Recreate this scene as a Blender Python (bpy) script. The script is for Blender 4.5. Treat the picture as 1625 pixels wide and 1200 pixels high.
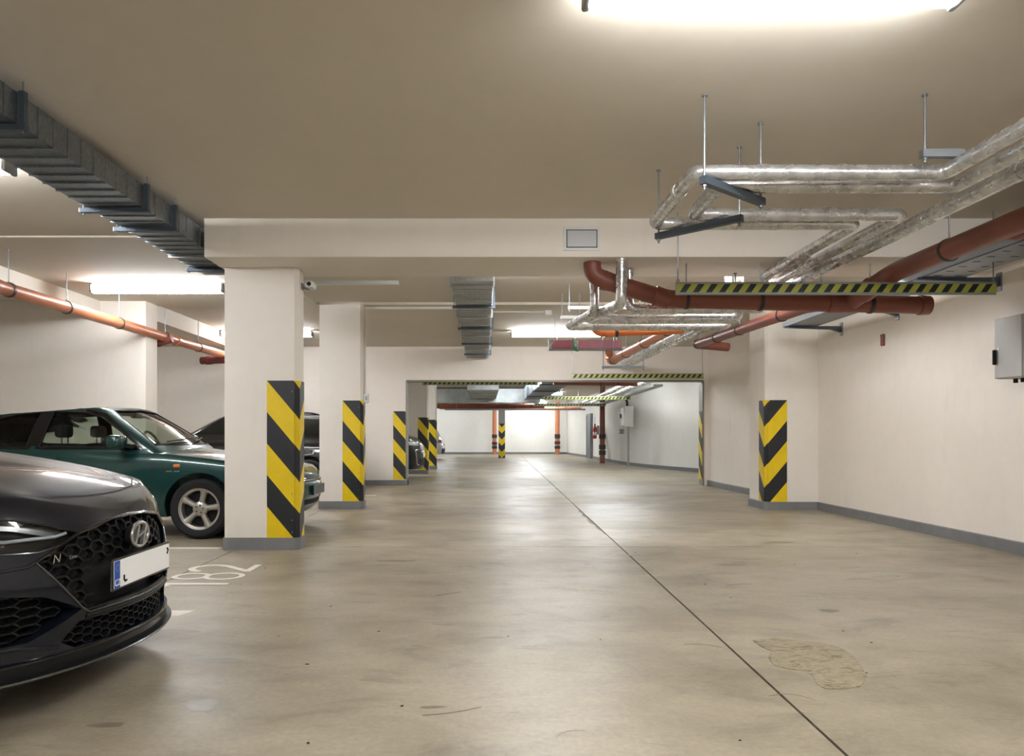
import bpy, bmesh, math, random
from mathutils import Vector, Matrix
from mathutils.bvhtree import BVHTree
random.seed(7)
R = math.radians
PI = math.pi
for o in list(bpy.data.objects):
    bpy.data.objects.remove(o)
S = bpy.context.scene
COL = S.collection

# ------------------------------------------------------------------ camera, world, exposure
H = 1.04                                   # eye height
cam_d = bpy.data.cameras.new('camera')
cam_d.sensor_width = 36.0
cam_d.lens = 36.0 * 1200 / 1625
cam_d.shift_x = 43.5 / 1625
cam_d.shift_y = 92.0 / 1625
cam_d.clip_start = 0.05
cam = bpy.data.objects.new('camera', cam_d)
cam.location = (0, 0, H)
cam.rotation_euler = (R(90), 0, 0)
COL.objects.link(cam)
S.camera = cam
W = bpy.data.worlds.new('world')
S.world = W
W.use_nodes = True
W.node_tree.nodes['Background'].inputs[0].default_value = (0.8, 0.85, 1.0, 1)
W.node_tree.nodes['Background'].inputs[1].default_value = 0.3
S.view_settings.view_transform = 'Standard'
S.view_settings.look = 'None'
S.view_settings.gamma = 1
S.view_settings.use_curve_mapping = False
S.view_settings.exposure = 0.37
LAMP = 52.0                                # fluorescent tube radiance
LAMP_FAR = 75.0


# ------------------------------------------------------------------ materials
def lin(c):
    if isinstance(c, str):
        c = [int(c[i:i + 2], 16) / 255 for i in (0, 2, 4)]
        c = [x / 12.92 if x <= 0.04045 else ((x + 0.055) / 1.055) ** 2.4 for x in c]
    return (c[0], c[1], c[2], 1)


class N:
    """small node-building helper"""
    def __init__(s, name):
        s.m = bpy.data.materials.new(name)
        s.m.use_nodes = True
        s.t = s.m.node_tree
        s.b = s.t.nodes['Principled BSDF']
        s.out = s.t.nodes['Material Output']
        s.co = s.t.nodes.new('ShaderNodeTexCoord').outputs['Object']

    def new(s, typ, **kw):
        n = s.t.nodes.new(typ)
        for k, v in kw.items():
            setattr(n, k, v)
        return n

    def link(s, a, b):
        s.t.links.new(a, b)

    def mapping(s, scale=(1, 1, 1), rot=(0, 0, 0), loc=(0, 0, 0)):
        n = s.new('ShaderNodeMapping')
        n.inputs['Scale'].default_value = scale
        n.inputs['Rotation'].default_value = rot
        n.inputs['Location'].default_value = loc
        s.link(s.co, n.inputs[0])
        return n.outputs[0]

    def noise(s, scale, detail=4, rough=0.55, vec=None, dist=0.0):
        n = s.new('ShaderNodeTexNoise')
        n.inputs['Scale'].default_value = scale
        n.inputs['Detail'].default_value = detail
        n.inputs['Roughness'].default_value = rough
        n.inputs['Distortion'].default_value = dist
        s.link(vec or s.co, n.inputs['Vector'])
        return n.outputs['Fac']

    def ramp(s, fac, stops):
        n = s.new('ShaderNodeValToRGB')
        e = n.color_ramp.elements
        while len(e) < len(stops):
            e.new(0.5)
        for el, (p, c) in zip(e, stops):
            el.position = p
            el.color = lin(c) if not isinstance(c, (int, float)) else (c, c, c, 1)
        s.link(fac, n.inputs[0])
        return n.outputs['Color']

    def mix(s, fac, a, b, blend='MIX'):
        n = s.new('ShaderNodeMix', data_type='RGBA', blend_type=blend)
        for sock, v in ((n.inputs['Factor'], fac), (n.inputs['A'], a), (n.inputs['B'], b)):
            if hasattr(v, 'is_output'):
                s.link(v, sock)
            elif isinstance(v, (int, float)):
                sock.default_value = v if sock.name == 'Factor' else (v, v, v, 1)
            else:
                sock.default_value = lin(v)
        return n.outputs['Result']

    def set(s, **kw):
        for k, v in kw.items():
            sock = s.b.inputs[k.replace('_', ' ')]
            if hasattr(v, 'is_output'):
                s.link(v, sock)
            else:
                sock.default_value = v
        return s

    def bump(s, fac, strength, dist=0.01):
        n = s.new('ShaderNodeBump')
        n.inputs['Strength'].default_value = strength
        n.inputs['Distance'].default_value = dist
        s.link(fac, n.inputs['Height'])
        s.link(n.outputs[0], s.b.inputs['Normal'])


def mat(name, c, rough=0.5, metal=0.0, var=0.0, vscale=6.0, bump=0.0, bscale=40.0, coat=0.0, emit=0.0, spec=0.5, trans=0.0):
    n = N(name)
    base = lin(c)
    if var:
        f = n.noise(vscale, 5)
        k = n.ramp(f, [(0.3, 1 - var), (0.7, 1.0)])
        n.set(Base_Color=n.mix(1.0, c, k, 'MULTIPLY'))
    else:
        n.set(Base_Color=base)
    n.set(Roughness=rough, Metallic=metal)
    n.b.inputs['Specular IOR Level'].default_value = spec
    if coat:
        n.b.inputs['Coat Weight'].default_value = coat
        n.b.inputs['Coat Roughness'].default_value = 0.04
    if bump:
        n.bump(n.noise(bscale, 4), bump)
    if emit:
        n.b.inputs['Emission Color'].default_value = base
        n.b.inputs['Emission Strength'].default_value = emit
    if trans:
        n.b.inputs['Transmission Weight'].default_value = trans
    return n.m


def wall_material(name, c, dirt=0.12, streak=0.04):
    n = N(name)
    a = n.ramp(n.noise(0.6, 5), [(0.3, 1 - dirt), (0.62, 1.0)])
    b = n.ramp(n.noise(7.0, 6, 0.65), [(0.2, 1 - dirt * .7), (0.6, 1.0)])
    sv = n.mapping((4, 4, 0.6))
    st = n.ramp(n.noise(1.6, 6, 0.6, sv), [(0.27, 1 - streak), (0.42, 1.0)])
    col = n.mix(1.0, n.mix(1.0, n.mix(1.0, c, a, 'MULTIPLY'), b, 'MULTIPLY'), st, 'MULTIPLY')
    n.set(Base_Color=col, Roughness=0.75)
    n.b.inputs['Specular IOR Level'].default_value = 0.25
    n.bump(n.noise(60, 5, 0.7), 0.10, 0.003)
    return n.m


def floor_material():
    n = N('polished_concrete')
    big = n.ramp(n.noise(0.55, 6, 0.6), [(0.30, '817765'), (0.50, '9f9581'), (0.70, 'b0a794')])
    sv = n.mapping((0.8, 1.25, 1))
    streak = n.ramp(n.noise(1.9, 8, 0.66, sv, 0.9), [(0.30, 0.68), (0.43, 0.93), (0.62, 1.06)])
    spots = n.ramp(n.noise(7.5, 5, 0.6), [(0.25, 0.6), (0.33, 1.0)])
    fine = n.ramp(n.noise(38, 6, 0.75), [(0.3, 0.82), (0.7, 1.08)])
    scuff_v = n.mapping((2.2, 5.0, 1), (0, 0, 0.35))
    scuff = n.ramp(n.noise(1.6, 7, 0.72, scuff_v, 1.6), [(0.29, 0.70), (0.35, 1.0)])
    col = n.mix(1.0, big, streak, 'MULTIPLY')
    col = n.mix(0.7, col, spots, 'MULTIPLY')
    col = n.mix(1.0, col, fine, 'MULTIPLY')
    col = n.mix(0.75, col, scuff, 'MULTIPLY')
    flecks = n.ramp(n.noise(21, 3, 0.5, n.mapping((1.0, 0.6, 1), (0, 0, 0.8))), [(0.19, 0.45), (0.24, 1.0)])
    col = n.mix(0.8, col, flecks, 'MULTIPLY')
    wipe = n.ramp(n.noise(3.2, 8, 0.7, n.mapping((0.6, 2.4, 1), (0, 0, -0.12)), 1.0), [(0.34, 0.80), (0.42, 1.0), (0.66, 1.0), (0.76, 1.12)])
    col = n.mix(1.0, col, wipe, 'MULTIPLY')
    rg = n.ramp(n.noise(1.8, 7, 0.65, sv), [(0.3, 0.34), (0.7, 0.52)])
    n.set(Base_Color=col, Roughness=rg)
    n.b.inputs['Specular IOR Level'].default_value = 0.45
    n.bump(n.noise(25, 5, 0.6), 0.05, 0.004)
    return n.m


def foil_material():
    n = N('insulation_foil')
    f = n.noise(9, 3, 0.5)
    n.set(Base_Color=n.ramp(f, [(0.3, 'bcbdbe'), (0.7, 'e2e2e2')]), Metallic=0.85,
          Roughness=n.ramp(n.noise(14, 4), [(0.3, 0.2), (0.7, 0.36)]))
    v = n.new('ShaderNodeTexVoronoi')
    v.inputs['Scale'].default_value = 20
    n.link(n.co, v.inputs['Vector'])
    n.bump(n.mix(0.5, n.noise(24, 4, 0.6), v.outputs['Distance']), 0.2, 0.012)
    return n.m


def galv_material(name, a='6d747b', b='9aa1a7', rough=0.3):
    n = N(name)
    v = n.new('ShaderNodeTexVoronoi')
    v.inputs['Scale'].default_value = 55
    n.link(n.co, v.inputs['Vector'])
    f = n.mix(0.22, n.noise(2.5, 4), v.outputs['Color'])
    n.set(Base_Color=n.ramp(f, [(0.3, a), (0.7, b)]), Metallic=0.8, Roughness=rough)
    n.bump(n.noise(5, 3), 0.15, 0.012)
    return n.m


def glass_material(name, tint, refl=1.0):
    n = N(name)
    t = n.new('ShaderNodeBsdfTransparent')
    t.inputs[0].default_value = lin(tint)
    g = n.new('ShaderNodeBsdfGlossy')
    g.inputs['Roughness'].default_value = 0.02
    fr = n.new('ShaderNodeFresnel')
    fr.inputs[0].default_value = 1.5
    mx = n.new('ShaderNodeMixShader')
    n.link(fr.outputs[0], mx.inputs[0])
    n.link(t.outputs[0], mx.inputs[1])
    n.link(g.outputs[0], mx.inputs[2])
    n.link(mx.outputs[0], n.out.inputs['Surface'])
    return n.m


M = {}
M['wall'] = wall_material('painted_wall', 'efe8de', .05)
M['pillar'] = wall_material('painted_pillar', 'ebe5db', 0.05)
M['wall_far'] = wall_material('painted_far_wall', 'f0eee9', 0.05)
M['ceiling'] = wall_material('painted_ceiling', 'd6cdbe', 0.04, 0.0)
M['beam'] = wall_material('painted_beam', 'eae3d8', 0.05)
M['base'] = mat('grey_plinth_paint', '7b7c7e', 0.55, var=0.15, bump=0.06)
M['floor'] = floor_material()
M['joint'] = mat('joint_dirt', '2c2822', 0.9)
def patch_material():
    n = N('worn_screed')
    v = n.mapping((1.0, 1.6, 1), (0, 0, 0.5))
    a = n.ramp(n.noise(11, 8, 0.75, v, 1.5), [(0.36, '5f5744'), (0.46, '857a62'), (0.56, '9c917a'), (0.66, '7b705a')])
    n.set(Base_Color=a, Roughness=0.7)
    n.bump(n.noise(26, 6, 0.7), 0.6, 0.006)
    return n.m


M['patch'] = patch_material()
M['stain'] = mat('dark_stain', '7d7565', 0.35, var=0.3, vscale=9)
M['road_white'] = mat('road_marking_white', 'f0e9dc', 0.6, var=0.12, vscale=14)
M['yellow'] = mat('hazard_yellow', 'e9c908', 0.42, var=0.1, vscale=9)
M['black'] = mat('hazard_black', '1f2226', 0.42, var=0.15, vscale=9)
M['bar_yellow'] = mat('reflective_yellow', 'a9ac48', 0.4)
M['bar_grey'] = mat('bar_aluminium', '8d9590', 0.45, metal=0.3)
M['bar_black'] = mat('reflective_black', '14201f', 0.4)
M['foil'] = foil_material()
M['galv'] = galv_material('galvanised_steel')
M['galv_light'] = galv_material('galvanised_steel_light', '9da1a2', 'c3c6c6', 0.42)
M['steel'] = mat('zinc_steel', '8a8f93', 0.4, metal=0.8)
M['steel_dark'] = mat('dark_zinc_steel', '59636e', 0.45, metal=0.6)
M['pvc_orange'] = mat('orange_pvc', 'c67a55', 0.38, var=0.2, vscale=3)
M['pvc_brown'] = mat('brown_pvc', '864a3b', 0.42, var=0.2, vscale=3)
M['pvc_bright'] = mat('bright_orange_pvc', 'd9793f', 0.35, var=0.1, vscale=3)
M['pvc_red'] = mat('dark_red_pvc', '7d3a38', 0.45, var=0.15, vscale=3)
M['clamp'] = mat('clamp_rubber', '2c2c2d', 0.5)
M['lamp'] = mat('fluorescent_diffuser', (0.955, 0.97, 1.0), 0.4, emit=LAMP)
M['lamp_far'] = mat('cool_fluorescent_diffuser', (0.90, 0.955, 1.0), 0.4, emit=LAMP_FAR)
M['housing'] = mat('luminaire_housing', 'c4c4c0', 0.5)
M['white_plastic'] = mat('white_plastic', 'dcdcd8', 0.45)
M['grey_plastic'] = mat('grey_plastic', '8d8f8e', 0.5)
M['black_plastic'] = mat('black_plastic', '0e0f11', 0.5, spec=0.3)
M['cabinet'] = mat('grey_cabinet_paint', 'b6b6b4', 0.42, metal=0.35, var=0.08)
M['cabinet_white'] = mat('white_cabinet_paint', 'd8dad4', 0.45)
M['red'] = mat('extinguisher_red', 'b01c1c', 0.35)
M['sign_red'] = mat('red_lightbox_acrylic', 'a8485c', 0.3, var=0.2, vscale=1.5)
M['green'] = mat('exit_sign_green', '1f7a55', 0.4)
M['door'] = mat('grey_door_paint', '6e7478', 0.5)
M['tyre'] = mat('tyre_rubber', '17171a', 0.75, bump=0.1)
M['rim'] = mat('alloy_silver', 'b9b5ad', 0.35, metal=0.75)
M['dark'] = mat('wheel_well_black', '0b0b0c', 0.8)
M['paint_grey'] = mat('dark_grey_metallic_paint', '10141d', 0.36, metal=0.0, coat=0.8, spec=0.1)
M['paint_green'] = mat('green_metallic_paint', '073b38', 0.34, metal=0.35, coat=1.0)
M['paint_black'] = mat('black_paint', '0d0e14', 0.25, metal=0.2, coat=1.0)
M['paint_suv'] = mat('anthracite_paint', '131417', 0.35, metal=0.0, coat=0.6, spec=0.2)
M['paint_silver'] = mat('silver_paint', 'c2c5cb', 0.3, metal=0.5, coat=1.0)
M['gloss_black'] = mat('gloss_black_trim', '0a0b0d', 0.18, coat=0.6)
M['dark_glass'] = mat('dark_tinted_glass', '0b1210', 0.04, coat=1.0)
M['glass'] = glass_material('clear_car_glass', 'd3ddd4')
M['lens'] = glass_material('headlamp_lens', 'e4e8ea')
M['chrome'] = mat('chrome', 'd8d8d8', 0.12, metal=1.0)
M['satin'] = mat('satin_chrome', 'b4b2ae', 0.28, metal=0.9)
M['dark_chrome'] = mat('dark_chrome', '77787a', 0.25, metal=0.9)
M['drl'] = mat('daylight_strip', 'e2e4e6', 0.25)
M['orange_lens'] = mat('orange_lens', 'e0782c', 0.2, coat=1.0)
M['red_lens'] = mat('red_lens', '8c1420', 0.2, coat=1.0)
M['plate'] = mat('plate_white', 'f8f8f6', 0.4)
M['plate_blue'] = mat('plate_blue', '1d4aa8', 0.4)
M['plate_black'] = mat('plate_black', '1a201e', 0.4)
M['interior'] = mat('interior_fabric', '17191d', 0.85)
M['seat'] = mat('seat_fabric', '22262b', 0.85)
M['cable'] = mat('white_cable', 'd5d2ca', 0.6)


# ------------------------------------------------------------------ mesh building
ORG = {}


def origin(o):
    return ORG.get(o.name, Vector((0, 0, 0))) if o else Vector((0, 0, 0))


class MB:
    def __init__(s):
        s.v = []
        s.f = []

    def add(s, vs, fs):
        k = len(s.v)
        s.v += [tuple(p) for p in vs]
        s.f += [tuple(i + k for i in f) for f in fs]
        return s

    def box(s, a, b):
        x0, y0, z0 = (min(a[i], b[i]) for i in range(3))
        x1, y1, z1 = (max(a[i], b[i]) for i in range(3))
        return s.add([(x0, y0, z0), (x1, y0, z0), (x1, y1, z0), (x0, y1, z0), (x0, y0, z1), (x1, y0, z1), (x1, y1, z1), (x0, y1, z1)],
                     [(3, 2, 1, 0), (4, 5, 6, 7), (0, 1, 5, 4), (1, 2, 6, 5), (2, 3, 7, 6), (3, 0, 4, 7)])

    def bbox(s, a, b, w=0.01, seg=1):
        bm = bmesh.new()
        bmesh.ops.create_cube(bm, size=1.0)
        c = [(a[i] + b[i]) / 2 for i in range(3)]
        d = [abs(b[i] - a[i]) for i in range(3)]
        for v in bm.verts:
            v.co = Vector([c[i] + v.co[i] * d[i] for i in range(3)])
        bmesh.ops.bevel(bm, geom=bm.edges[:], offset=min(w, min(d) * 0.45), segments=seg, affect='EDGES', profile=0.5)
        s.bm(bm)
        return s

    def bm(s, bm):
        bm.verts.ensure_lookup_table()
        bm.verts.index_update()
        s.add([v.co[:] for v in bm.verts], [[v.index for v in f.verts] for f in bm.faces])
        bm.free()

    def bar(s, p, q, w, h, up=(0, 0, 1)):
        p, q = Vector(p), Vector(q)
        d = (q - p).normalized()
        u = Vector(up)
        r = d.cross(u)
        if r.length < 1e-4:
            r = d.cross(Vector((0, 1, 0)))
        r.normalize()
        u = r.cross(d)
        vs = []
        for c in (p, q):
            for sx, sy in ((-1, -1), (1, -1), (1, 1), (-1, 1)):
                vs.append(c + r * sx * w / 2 + u * sy * h / 2)
        return s.add(vs, [(3, 2, 1, 0), (4, 5, 6, 7), (0, 1, 5, 4), (1, 2, 6, 5), (2, 3, 7, 6), (3, 0, 4, 7)])

    def tube(s, path, r, n=14, fillet=0.0, closed=False, cap=True, fseg=5):
        P = [Vector(p) for p in path]
        if fillet and len(P) > 2:
            Q = [P[0]]
            for a, b, c in zip(P, P[1:], P[2:]):
                d1, d2 = (a - b), (c - b)
                t = min(fillet, d1.length * 0.48, d2.length * 0.48)
                p1, p2 = b + d1.normalized() * t, b + d2.normalized() * t
                for k in range(fseg + 1):
                    u = k / fseg
                    Q.append(p1 * (1 - u) ** 2 + b * 2 * u * (1 - u) + p2 * u * u)
            Q.append(P[-1])
            P = Q
        m = len(P)
        T = []
        for i in range(m):
            if closed:
                t = P[(i + 1) % m] - P[i - 1]
            else:
                t = P[min(i + 1, m - 1)] - P[max(i - 1, 0)]
            T.append(t.normalized())
        nrm = T[0].orthogonal().normalized()
        rr = r if isinstance(r, (list, tuple)) else [r] * m
        vs, fs = [], []
        for i in range(m):
            nrm = (nrm - T[i] * nrm.dot(T[i])).normalized()
            bi = T[i].cross(nrm)
            for k in range(n):
                a = 2 * PI * k / n
                vs.append(P[i] + (nrm * math.cos(a) + bi * math.sin(a)) * rr[min(i, len(rr) - 1)])
        for i in range(m if closed else m - 1):
            j = (i + 1) % m
            for k in range(n):
                fs.append((i * n + k, i * n + (k + 1) % n, j * n + (k + 1) % n, j * n + k))
        if cap and not closed:
            fs.append(tuple(range(n - 1, -1, -1)))
            fs.append(tuple((m - 1) * n + k for k in range(n)))
        return s.add(vs, fs)

    def cyl(s, p, q, r, n=14):
        return s.tube([p, q], r, n)

    def torus(s, c, axis, rad, r, n=24, k=8):
        a = Vector(axis).normalized()
        u = a.orthogonal().normalized()
        w = a.cross(u)
        c = Vector(c)
        return s.tube([c + (u * math.cos(2 * PI * i / n) + w * math.sin(2 * PI * i / n)) * rad for i in range(n)], r, k, closed=True)

    def band(s, c, axis, r_in, r_out, width, n=20):
        """flat ring clamped round a pipe"""
        a = Vector(axis).normalized()
        return s.lathe([(r_in, -width / 2), (r_out, -width / 2), (r_out, width / 2), (r_in, width / 2)], c, axis, n, closed=True)

    def lathe(s, prof, c, axis, n=32, closed=False):
        a = Vector(axis).normalized()
        u = a.orthogonal().normalized()
        w = a.cross(u)
        c = Vector(c)
        vs, fs = [], []
        m = len(prof)
        for i in range(n):
            t = 2 * PI * i / n
            d = u * math.cos(t) + w * math.sin(t)
            for (r, z) in prof:
                vs.append(c + d * r + a * z)
        for i in range(n):
            j = (i + 1) % n
            for k in range(m if closed else m - 1):
                l = (k + 1) % m
                fs.append((i * m + k, j * m + k, j * m + l, i * m + l))
        return s.add(vs, fs)

    def prism(s, poly, fn, d0, d1):
        """poly 2D, fn(u, v, d) -> point"""
        n = len(poly)
        vs = [fn(u, v, d0) for u, v in poly] + [fn(u, v, d1) for u, v in poly]
        fs = [tuple(range(n - 1, -1, -1)), tuple(range(n, 2 * n))]
        fs += [(i, (i + 1) % n, n + (i + 1) % n, n + i) for i in range(n)]
        return s.add(vs, fs)

    def superq(s, c, rad, e1=0.5, e2=0.5, nu=24, nv=14):
        def sg(v, e):
            return math.copysign(abs(v) ** e, v)
        vs, fs = [], []
        for j in range(nv + 1):
            p = -PI / 2 + PI * j / nv
            for i in range(nu):
                t = 2 * PI * i / nu
                vs.append((c[0] + rad[0] * sg(math.cos(p), e1) * sg(math.cos(t), e2),
                           c[1] + rad[1] * sg(math.cos(p), e1) * sg(math.sin(t), e2),
                           c[2] + rad[2] * sg(math.sin(p), e1)))
        for j in range(nv):
            for i in range(nu):
                fs.append((j * nu + i, j * nu + (i + 1) % nu, (j + 1) * nu + (i + 1) % nu, (j + 1) * nu + i))
        return s.add(vs, fs)

    def mesh(s, name, off=Vector((0, 0, 0)), smooth=35, merge=True):
        me = bpy.data.meshes.new(name)
        me.from_pydata([Vector(v) - off for v in s.v], [], s.f)
        bm = bmesh.new()
        bm.from_mesh(me)
        if merge:
            bmesh.ops.remove_doubles(bm, verts=bm.verts, dist=1e-5)
        bmesh.ops.recalc_face_normals(bm, faces=bm.faces)
        bm.to_mesh(me)
        bm.free()
        finish(me, smooth)
        return me

    def build(s, name, m, parent=None, smooth=35, local=False, **props):
        off = Vector((0, 0, 0)) if local else origin(parent)
        return link(name, s.mesh(name, off, smooth), m, parent, **props)


def finish(me, smooth):
    if smooth:
        me.shade_smooth()
        me.set_sharp_from_angle(angle=R(smooth))


def link(name, me, m, parent=None, **props):
    me.materials.clear()
    me.materials.append(m if not isinstance(m, str) else M[m])
    o = bpy.data.objects.new(name, me)
    COL.objects.link(o)
    if parent:
        o.parent = parent
    ORG[o.name] = origin(parent)
    tag(o, **props)
    return o


def tag(o, label=None, category=None, group=None, kind=None):
    for k, v in (('label', label), ('category', category), ('group', group), ('kind', kind)):
        if v:
            o[k] = v
    return o


def thing(name, loc, label, category, group=None):
    o = bpy.data.objects.new(name, None)
    o.empty_display_size = 0.1
    COL.objects.link(o)
    o.location = loc
    ORG[o.name] = Vector(loc)
    return tag(o, label, category, group)


def copy_tree(o, parent=None):
    c = o.copy()
    COL.objects.link(c)
    if parent:
        c.parent = parent
    for ch in list(o.children):
        copy_tree(ch, c)
    return c


def struct(name, mb, m, parent=None, smooth=0):
    o = mb.build(name, m, parent, smooth)
    if not parent:
        o['kind'] = 'structure'
    return o


def text_mesh(txt, size=1.0, extrude=0.0):
    cu = bpy.data.curves.new('text', 'FONT')
    cu.body = txt
    cu.size = size
    cu.extrude = extrude
    cu.align_x = 'CENTER'
    cu.align_y = 'CENTER'
    o = bpy.data.objects.new('text', cu)
    COL.objects.link(o)
    dg = bpy.context.evaluated_depsgraph_get()
    me = bpy.data.meshes.new_from_object(o.evaluated_get(dg))
    bpy.data.objects.remove(o)
    bpy.data.curves.remove(cu)
    return me


def text_part(name, txt, fn, m, parent, size=1.0, extrude=0.002):
    me = text_mesh(txt, size, extrude)
    off = origin(parent)
    for v in me.vertices:
        v.co = Vector(fn(v.co.x, v.co.y, v.co.z)) - off
    me.update()
    return link(name, me, m, parent)


def boolean(me, cut, op='DIFFERENCE'):
    a = bpy.data.objects.new('a', me)
    b = bpy.data.objects.new('b', cut)
    COL.objects.link(a)
    COL.objects.link(b)
    md = a.modifiers.new('m', 'BOOLEAN')
    md.operation = op
    md.object = b
    md.solver = 'EXACT'
    dg = bpy.context.evaluated_depsgraph_get()
    dg.update()
    r = bpy.data.meshes.new_from_object(a.evaluated_get(dg))
    bpy.data.objects.remove(a)
    bpy.data.objects.remove(b)
    return r


# ================================================================== SETTING
XR = 4.70                                   # right wall
YO = 15.9                                   # wall with the wide opening
YB = -7.0                                   # wall behind the camera
YE = 43.5                                   # far end wall
XL = -7.3

# floor slabs with recessed joints
def jx(y):                                  # long joint that runs down the lane
    return 1.13 + 0.0198 * y


fl = struct('floor', MB().box((XL - .2, YB, -0.12), (8.2, YE + .2, -0.03)), 'joint')
G = 0.006
rows = [(YB, 7.1), (7.1, YO + 0.05), (YO + 0.05, YE)]
for (y0, y1) in rows:
    for k in range(3):
        def ex(y):
            return [(XL, -2.28 - G), (-2.28 + G, jx(y) - G), (jx(y) + G, 8.2)][k]
        a0, a1 = ex(y0)
        b0, b1 = ex(y1)
        mb = MB().prism([(a0, y0 + G), (a1, y0 + G), (b1, y1 - G), (b0, y1 - G)], lambda u, v, d: (u, v, d), -0.05, 0.0)
        mb.build('floor_slab', 'floor', fl, 0)

# ceiling, at its four heights
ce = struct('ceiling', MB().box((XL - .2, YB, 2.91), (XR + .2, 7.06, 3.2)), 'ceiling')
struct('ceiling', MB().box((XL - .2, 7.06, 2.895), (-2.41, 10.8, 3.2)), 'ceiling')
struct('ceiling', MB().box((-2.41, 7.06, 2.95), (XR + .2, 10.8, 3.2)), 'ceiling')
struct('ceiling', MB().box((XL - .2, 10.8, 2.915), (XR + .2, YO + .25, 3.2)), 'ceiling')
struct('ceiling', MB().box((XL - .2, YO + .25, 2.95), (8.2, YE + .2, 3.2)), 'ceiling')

# walls
struct('wall_back', MB().box((XL - .2, YB - .2, 0), (XR + .2, YB, 3.0)), 'wall')
struct('wall_left', MB().box((XL - .2, YB, 0), (XL, YE + .2, 3.0)), 'wall')
wr = struct('wall_right', MB().box((XR, YB, 0), (XR + .2, YO, 3.0)), 'wall')
struct('wall_end', MB().box((XL, YE, 0), (8.2, YE + .2, 3.0)), 'wall_far')
# wall with the opening (left part, lintel, right jamb)
OX0, OX1, OZ = -1.645, 4.60, 2.206
wo = struct('wall_opening', MB().box((XL, YO, 0), (OX0, YO + .25, 2.95)).box((OX0, YO, OZ), (OX1, YO + .25, 2.95)).box((OX1, YO, 0), (XR + 3.4, YO + .25, 2.95)), 'wall')
# fin wall between the bays
struct('wall_fin', MB().box((XL, 10.4, 0), (-4.66, 10.76, 2.96)), 'wall')
# downstands over the parking bays
struct('trim_1', MB().box((-5.6, 3.0, 2.68), (-5.28, 10.4, 2.93)), 'beam')
struct('trim_2', MB().box((-5.0, 10.76, 2.68), (-4.68, YO, 2.93)), 'beam')
# cross beam over the lane
bm_ = struct('trim_3', MB().box((-2.41, 6.5, 2.58), (XR, 7.3, 2.96)), 'beam')
# right pilaster with plinth
struct('trim_4', MB().prism([(3.99, 10.66), (3.96, 10.69), (3.96, 11.3), (XR, 11.3), (XR, 10.66)], lambda u, v, d: (u, v, d), 0, 2.93), 'pillar')
# edge lining of the opening
tr = MB().box((OX0 - .012, YO - .012, 0), (OX0 + .02, YO + .26, OZ)).box((OX1 - .02, YO - .012, 0), (OX1 + .012, YO + .26, OZ)).box((OX0, YO - .012, OZ - .02), (OX1, YO + .26, OZ + .012))
struct('trim_5', tr, mat('opening_edge_steel', '8f8a80', 0.5, metal=0.3))

# curved far right wall
pts = [(7.9, YO + .25), (7.2, 18.8), (6.2, 21.5), (5.75, 23.0), (5.35, 24.8), (5.12, 26.6), (5.02, 29), (5.0, 32), (4.98, 36), (4.7, YE)]
mb = MB()
n = len(pts)
vs = [(x, y, 0) for x, y in pts] + [(x, y, 2.96) for x, y in pts] + [(x + .3, y, 0) for x, y in pts] + [(x + .3, y, 2.96) for x, y in pts]
fs = []
for i in range(n - 1):
    fs += [(i, i + 1, n + i + 1, n + i), (2 * n + i + 1, 2 * n + i, 3 * n + i, 3 * n + i + 1), (n + i, n + i + 1, 3 * n + i + 1, 3 * n + i)]
mb.add(vs, fs)
struct('wall_curved', mb, 'wall_far', smooth=40)


def plinth(pts2, h, t, side):
    """skirting along a polyline; t>0 pushes it to the left of the direction of travel"""
    mb = MB()
    P = [Vector((x, y, 0)) for x, y in pts2]
    nn = []
    for i in range(len(P)):
        d = (P[min(i + 1, len(P) - 1)] - P[max(i - 1, 0)]).normalized()
        nn.append(Vector((-d.y, d.x, 0)) * t)
    k = len(P)
    vs = []
    for i in range(k):
        vs += [P[i], P[i] + nn[i], P[i] + nn[i] + Vector((0, 0, h - .008)), P[i] + nn[i] * 0.5 + Vector((0, 0, h)), P[i] + Vector((0, 0, h))]
    fs = []
    for i in range(k - 1):
        for j in range(5):
            fs.append((i * 5 + j, i * 5 + (j + 1) % 5, (i + 1) * 5 + (j + 1) % 5, (i + 1) * 5 + j))
    fs += [(4, 3, 2, 1, 0), tuple((k - 1) * 5 + j for j in range(5))]
    mb.add(vs, fs)
    return struct('baseboard_' + side, mb, 'base', smooth=0)


BH = 0.112
plinth([(XR, YB), (XR, 10.67)], BH, 0.022, 'right')
plinth([(XR, 10.66), (3.99, 10.66), (3.96, 10.69), (3.96, 11.3)], BH, 0.022, 'pilaster')
plinth([(XR, 11.3), (XR, YO)], BH, 0.022, 'right')
plinth([(XL, YO), (OX0, YO)], BH, -0.022, 'opening')
plinth([(OX0, YO), (OX0, YO + .25)], BH, -0.02, 'jamb')
plinth([(XL, 10.4), (-4.66, 10.4)], BH, -0.02, 'fin')
plinth(pts, BH, 0.03, 'curved')
plinth([(XL, YE), (4.7, YE)], BH, -0.03, 'end')

# door in the far right wall
dr = struct('door_1', MB().bbox((4.88, 34.9, 0), (4.97, 36.1, 2.0), 0.01), 'door')
MB().box((4.86, 34.8, 0), (4.99, 34.9, 2.08)).box((4.86, 36.1, 0), (4.99, 36.2, 2.08)).box((4.86, 34.9, 2.0), (4.99, 36.1, 2.08)).build('door_frame', 'door', dr, 0)
MB().cyl((4.86, 35.05, 1.05), (4.86, 35.2, 1.05), 0.012).build('door_handle', 'steel', dr)


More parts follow.
